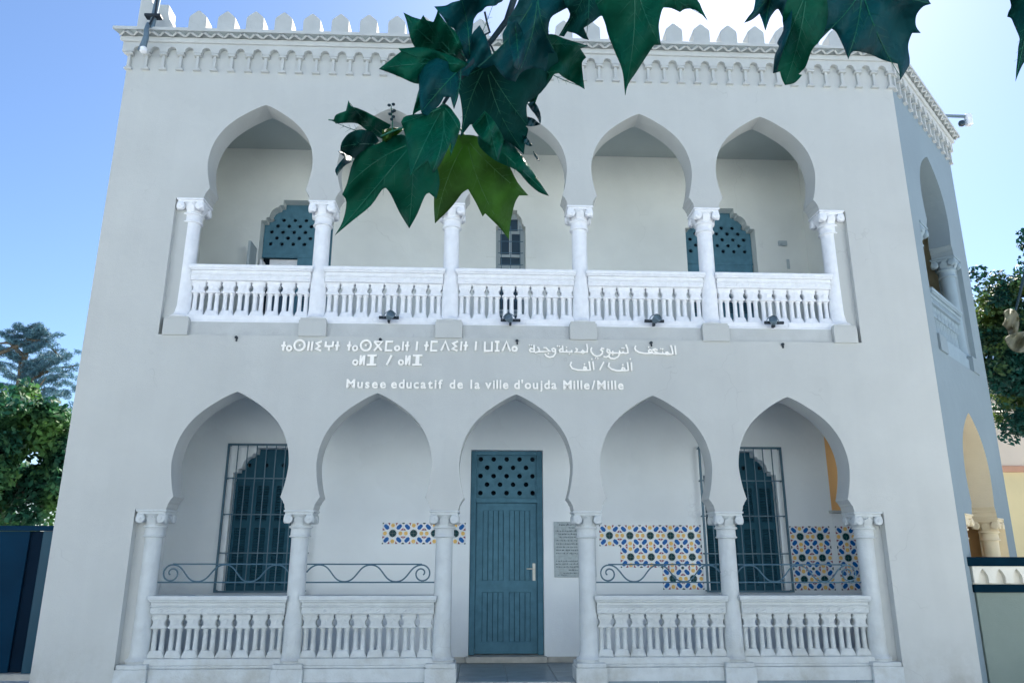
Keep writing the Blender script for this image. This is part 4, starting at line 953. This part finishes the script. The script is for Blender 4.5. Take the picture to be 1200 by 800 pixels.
L_big = [(539.5, 85), (552, 78), (575, 74), (600, 50), (622, 30), (652, 62), (650, 85), (633.7, 108.7), (619, 119.6), (617, 130), (618.5, 145), (616, 148), (619, 152), (616, 165), (613.8, 181), (606, 174), (601, 170), (590, 163), (583, 160), (578, 150), (570, 143), (561, 140), (556, 146), (551, 146), (539.5, 161), (541, 150), (542, 137.7), (540.5, 122), (537, 106), (530, 92)]
leaf(L_big, 1.16, D_, (.2, .2), .12, (570, 76), [(541, 156), (612, 176), (617, 146), (534, 93)], seed=10)
leaf([(568, 130), (576, 138), (584, 150), (590, 163), (588, 172), (583, 190), (575, 174), (560, 158), (553, 147), (560, 140)], 1.12, A, (0, 0), .08, (569, 132), [(583, 186), (556, 148)], seed=11)
L_spk = [(646, 40), (660, 45), (676, 50), (689, 54), (680, 57), (687, 67.5), (682, 74), (683, 88), (685, 104.6), (672, 97), (660.7, 91), (655, 86), (648, 88), (640, 97), (633, 107), (626, 124), (612, 112), (606, 90), (608, 66), (620, 44)]
leaf(L_spk, 1.19, M['leafA'], (.2, .1), .1, (608, 60), [(688, 55), (683, 102), (628, 120)], seed=12)
L_top = [(705.7, 19), (709.5, 29), (712.5, 40.5), (721.5, 63), (729.3, 83), (732.7, 111.8), (736, 99), (746, 84), (755, 70), (766.4, 52.9), (774.3, 52.9), (772.7, 40.5), (772, 29), (775.4, 13.5), (777.7, 9), (786.7, 10), (796.8, 14.6), (802.4, 11), (811.4, 11), (820.4, 15.7), (829.4, 24.7), (822.7, 11), (817, 0), (795, -25), (740, -45), (700, -35), (696, -5)]
leaf(L_top, 1.02, A, (0, .2), .12, (741, -42), [(732.7, 107), (824, 18), (700, 5), (772, 50)], seed=13)
L_dk = [(655, 42), (662, 30), (668, 17), (660, 0), (664, -20), (716, -20), (716, 0), (712, 20), (704, 19), (696, 25), (684, 33), (690, 47), (683, 45), (675, 40), (665, 37), (661, 43)]
leaf(L_dk, 1.10, D_, (.1, .1), .08, (690, -18), [(657, 41), (687, 44)], seed=14)
L_ctr = [(596, 22), (606, 5), (612, -12), (664, -12), (668, 8), (656, 14), (645, 22), (643, 40), (650, 63), (643, 62), (640, 84), (628, 80), (612, 84), (604, 96), (592, 92), (579, 76), (568, 80), (558, 79), (574, 66), (590, 52), (589, 40), (594, 30)]
leaf(L_ctr, 1.09, Bm, (.1, .1), .1, (630, -8), [(649, 58), (560, 79), (605, 92)], seed=15)
leaf([(597, 28), (604, 24), (610, 32), (615, 48), (613, 70), (608, 82), (602, 78), (600, 64), (596, 50)], 1.05, Bm, (.5, 0), .05, (603, 26), [(608, 80)], seed=16)
leaf([(672, 8), (690, -10), (702, -10), (700, 12), (690, 20), (676, 22), (668, 20)], 1.13, A, (0, 0), .05, seed=17)
L_low = [(643.5, 229.9), (632, 213), (622.5, 198.8), (612.9, 184.8), (603, 172), (592.8, 163), (584, 155), (570, 151), (560, 160), (562, 172), (580.5, 188), (605, 199.6), (617, 212.8), (631, 225)]
leaf(L_low, 1.21, A, (.1, .1), .06, (565, 156), [(641, 227)], seed=18)
# right-hand cluster
L_ra = [(886, -10), (885, 0), (883, 12), (877, 20), (872, 27), (880, 24), (887, 19), (890, 16), (894, 27), (897, 36), (900, 27), (903, 20), (909, 12), (912, 11), (914, 14), (917, 20), (926, 10), (930, -10)]
leaf(L_ra, 1.12, Bm, (.1, .1), .06, (905, -8), [(874, 26), (897, 33)], seed=19)
L_rb = [(926, -10), (920, 8), (917, 20), (918, 36), (911, 50), (913, 55), (908, 66), (906, 86), (914, 84), (916, 92), (920, 100), (930, 98), (936, 93), (940, 88), (936, 87), (943, 80), (946, 74), (952, 58), (962, 46), (970, 20), (968, -10)]
leaf(L_rb, 1.06, A, (-.2, .2), .12, (945, -8), [(921, 97), (910, 80)], seed=20)
leaf([(917, 20), (918, 36), (911, 50), (913, 55), (908, 66), (906, 86), (911, 84), (914, 70), (920, 52), (926, 34), (928, 12), (922, 5)], 1.04, Bm, (-.8, 0), .05, seed=21)
L_rc = [(950, -12), (948, 20), (952, 44), (958, 50), (964, 44), (974, 34), (980, 38), (988, 54), (992, 64), (994, 70), (997, 63), (1000, 60), (1008, 61), (1020, 64), (1036, 71), (1052, 75), (1054, 84), (1055, 94), (1060, 86), (1066, 74), (1064, 56), (1066, 46), (1069, 39), (1079, 39), (1074, 32), (1073, 24), (1075, 16), (1082, 8), (1091, 5), (1088, 0), (1084, -14)]
leaf(L_rc, 1.10, Bm, (.2, .2), .12, (1010, -12), [(994, 66), (1055, 90), (1088, 4), (958, 46)], seed=22)
L_rd = [(1181.5, -6), (1185, 7), (1182, 14), (1180.4, 20), (1185, 22), (1188.3, 29), (1192, 38), (1195, 46), (1193.5, 55), (1192.8, 65), (1191, 82), (1190, 95.7), (1195, 83), (1201, 72), (1214, 60), (1226, 40), (1222, -6)]
leaf(L_rd, 1.05, D_, (.1, .1), .1, (1215, -4), [(1190.5, 92)], seed=23)
# small curled ones at the left end of the spray
L_cu = [(385, 141), (391, 140.5), (394, 134.5), (405.5, 130), (408.5, 118), (411.5, 124.7), (419, 127), (429.5, 131.5), (440, 137), (452, 143.5), (458, 147), (452, 158), (449, 163), (442, 160), (429.5, 152.5), (419, 145), (407, 144), (393.5, 145), (391, 142)]
leaf(L_cu, 1.12, A, (0, .8), .15, (452, 160), [(410, 121), (388, 141)], seed=24)
leaf([(399, 177), (400, 168), (406, 159), (414, 154), (424, 152), (436, 155), (443, 163), (446, 172), (436, 174), (426, 178), (416, 186), (408, 182)], 1.09, D_, (.5, .5), .3, (443, 170), [(401, 172)], seed=25, wob=.02)
leaf([(396, 177), (407, 180), (416, 183), (416, 188), (408, 192), (402, 196), (395, 206), (393, 199), (398, 191), (404, 184)], 1.10, Bm, (1, 0), .2, seed=26)
leaf([(448, 152), (462, 150), (474, 150), (468, 156), (456, 164), (448, 168)], 1.11, Cc, (0, 0), .1, seed=27)
MB().tube([at(391, 141, 1.12), at(385, 140.5, 1.12)], .001, 5).build('petiole', M['vein'], pt_)
MB().tube([at(460, 153, 1.10), at(460, 142, 1.10), at(458.5, 128, 1.10), at(458.5, 124, 1.10)], .0009, 5, .0006).build('petiole', M['vein'], pt_)
MB().tube([at(520, 121, 1.08), at(503, 140, 1.10), at(484, 166, 1.11)], .0016, 6).build('petiole', M['vein'], pt_, smooth=True)
MB().tube([at(520, 121, 1.08), at(532, 140, 1.2), at(547, 163, 1.27)], .0016, 6).build('petiole', M['vein'], pt_, smooth=True)
MB().tube([at(552, 75, 1.13), at(580, 72, 1.15), at(608, 62, 1.19)], .0016, 6).build('petiole', M['vein'], pt_, smooth=True)
b = MB(); b.tube([at(446, 160, 1.10), at(462, 153, 1.10), at(480, 147, 1.10), at(505, 136, 1.09), at(520, 121, 1.08)], .0015, 6)
b.build('petiole', M['vein'], pt_, smooth=True)
b = MB(); rg = random.Random(3)
for (x_, y_) in ((456, 123.5), (461, 122.5), (460, 131), (457, 134), (462, 130), (459, 140), (461, 137)):
    P = at(x_, y_, 1.1); b.M = Matrix.Translation(P); b.lathe([(.0006, -.0022), (.0024, -.001), (.0026, .001), (.0006, .0024)], n=7)
b.build('bud_cluster', M['twig'], pt_)
for k, P in enumerate(([(618, 122), (626, 119), (631, 127), (634, 138), (633, 146), (629, 137), (622, 128)], [(617, 137), (625, 139), (633, 146), (626, 148), (617, 148)], [(613, 158), (618, 162), (624, 171), (619, 171), (614, 168)], [(625, 177), (628, 181), (632.5, 189), (630, 188), (626, 182)])):
    leaf(P, 1.22, Bm, (.3, .3), .05, seed=30+k)
# two pale dry leaves hanging close by at the right edge
leaf([(1176, 366), (1182, 362), (1190, 364), (1194, 372), (1193, 386), (1190, 392), (1184, 394), (1180, 386), (1175, 380), (1178, 374)], .80, E_, (.3, .2), .1, seed=40)
leaf([(1177, 397), (1184, 392), (1194, 389), (1206, 388), (1214, 394), (1210, 410), (1196, 413), (1186, 410), (1181, 404)], .78, E_, (.3, -.2), .1, seed=41)
MB().tube([tuple(at(1190, 364, .8)), tuple(at(1206, 300, .82)), tuple(at(1225, 150, .9)), tuple(at(1222, -6, 1.05)), tuple(at(1150, -160, 1.2)), (4.55, -9.4, 2.0)], .0012, 5, .006).build('twig', M['twig'], pt_)
# crown above and behind the viewer (out of the picture)
leaf_cloud('crown', clumps((6.2, -13.2, 4.6), (3.4, 2.2, 1.2), 40, .6, 21), 9000, .10, M['leafA'], pt_, .8, 22, .8)['kind'] = 'stuff'

cl = []  # unseen leaf clumps added towards the sun to shade the hanging leaves
rg = random.Random(9)
for k in range(26):
    p = at(rg.uniform(350, 1350), rg.uniform(-620, -330), rg.uniform(1.8, 3.4)); cl.append((p.x, p.y, p.z, .38, .38, .16))
for px_, py_ in ((400, 160), (425, 165), (450, 150), (480, 120), (520, 60), (560, 80), (600, 60), (640, 80), (630, 200), (590, 180), (730, 60), (940, 60), (1040, 50)):
    p = at(px_, py_, 1.12)+sd*1.75+Vector((0, 0, .2)); cl.append((p.x, p.y, p.z, .13, .13, .10)); cl.append((p.x, p.y, p.z, .10, .10, .08))
leaf_cloud('crown', cl, 14000, .075, M['leafA'], pt_, .9, 23, .8)['kind'] = 'stuff'
# ---------------------------------------------------------------- lift everything so the ground is at z = 0
for o in S.objects:
    if o.parent is None and o.type not in ('CAMERA', 'LIGHT'): o.location.z += UP
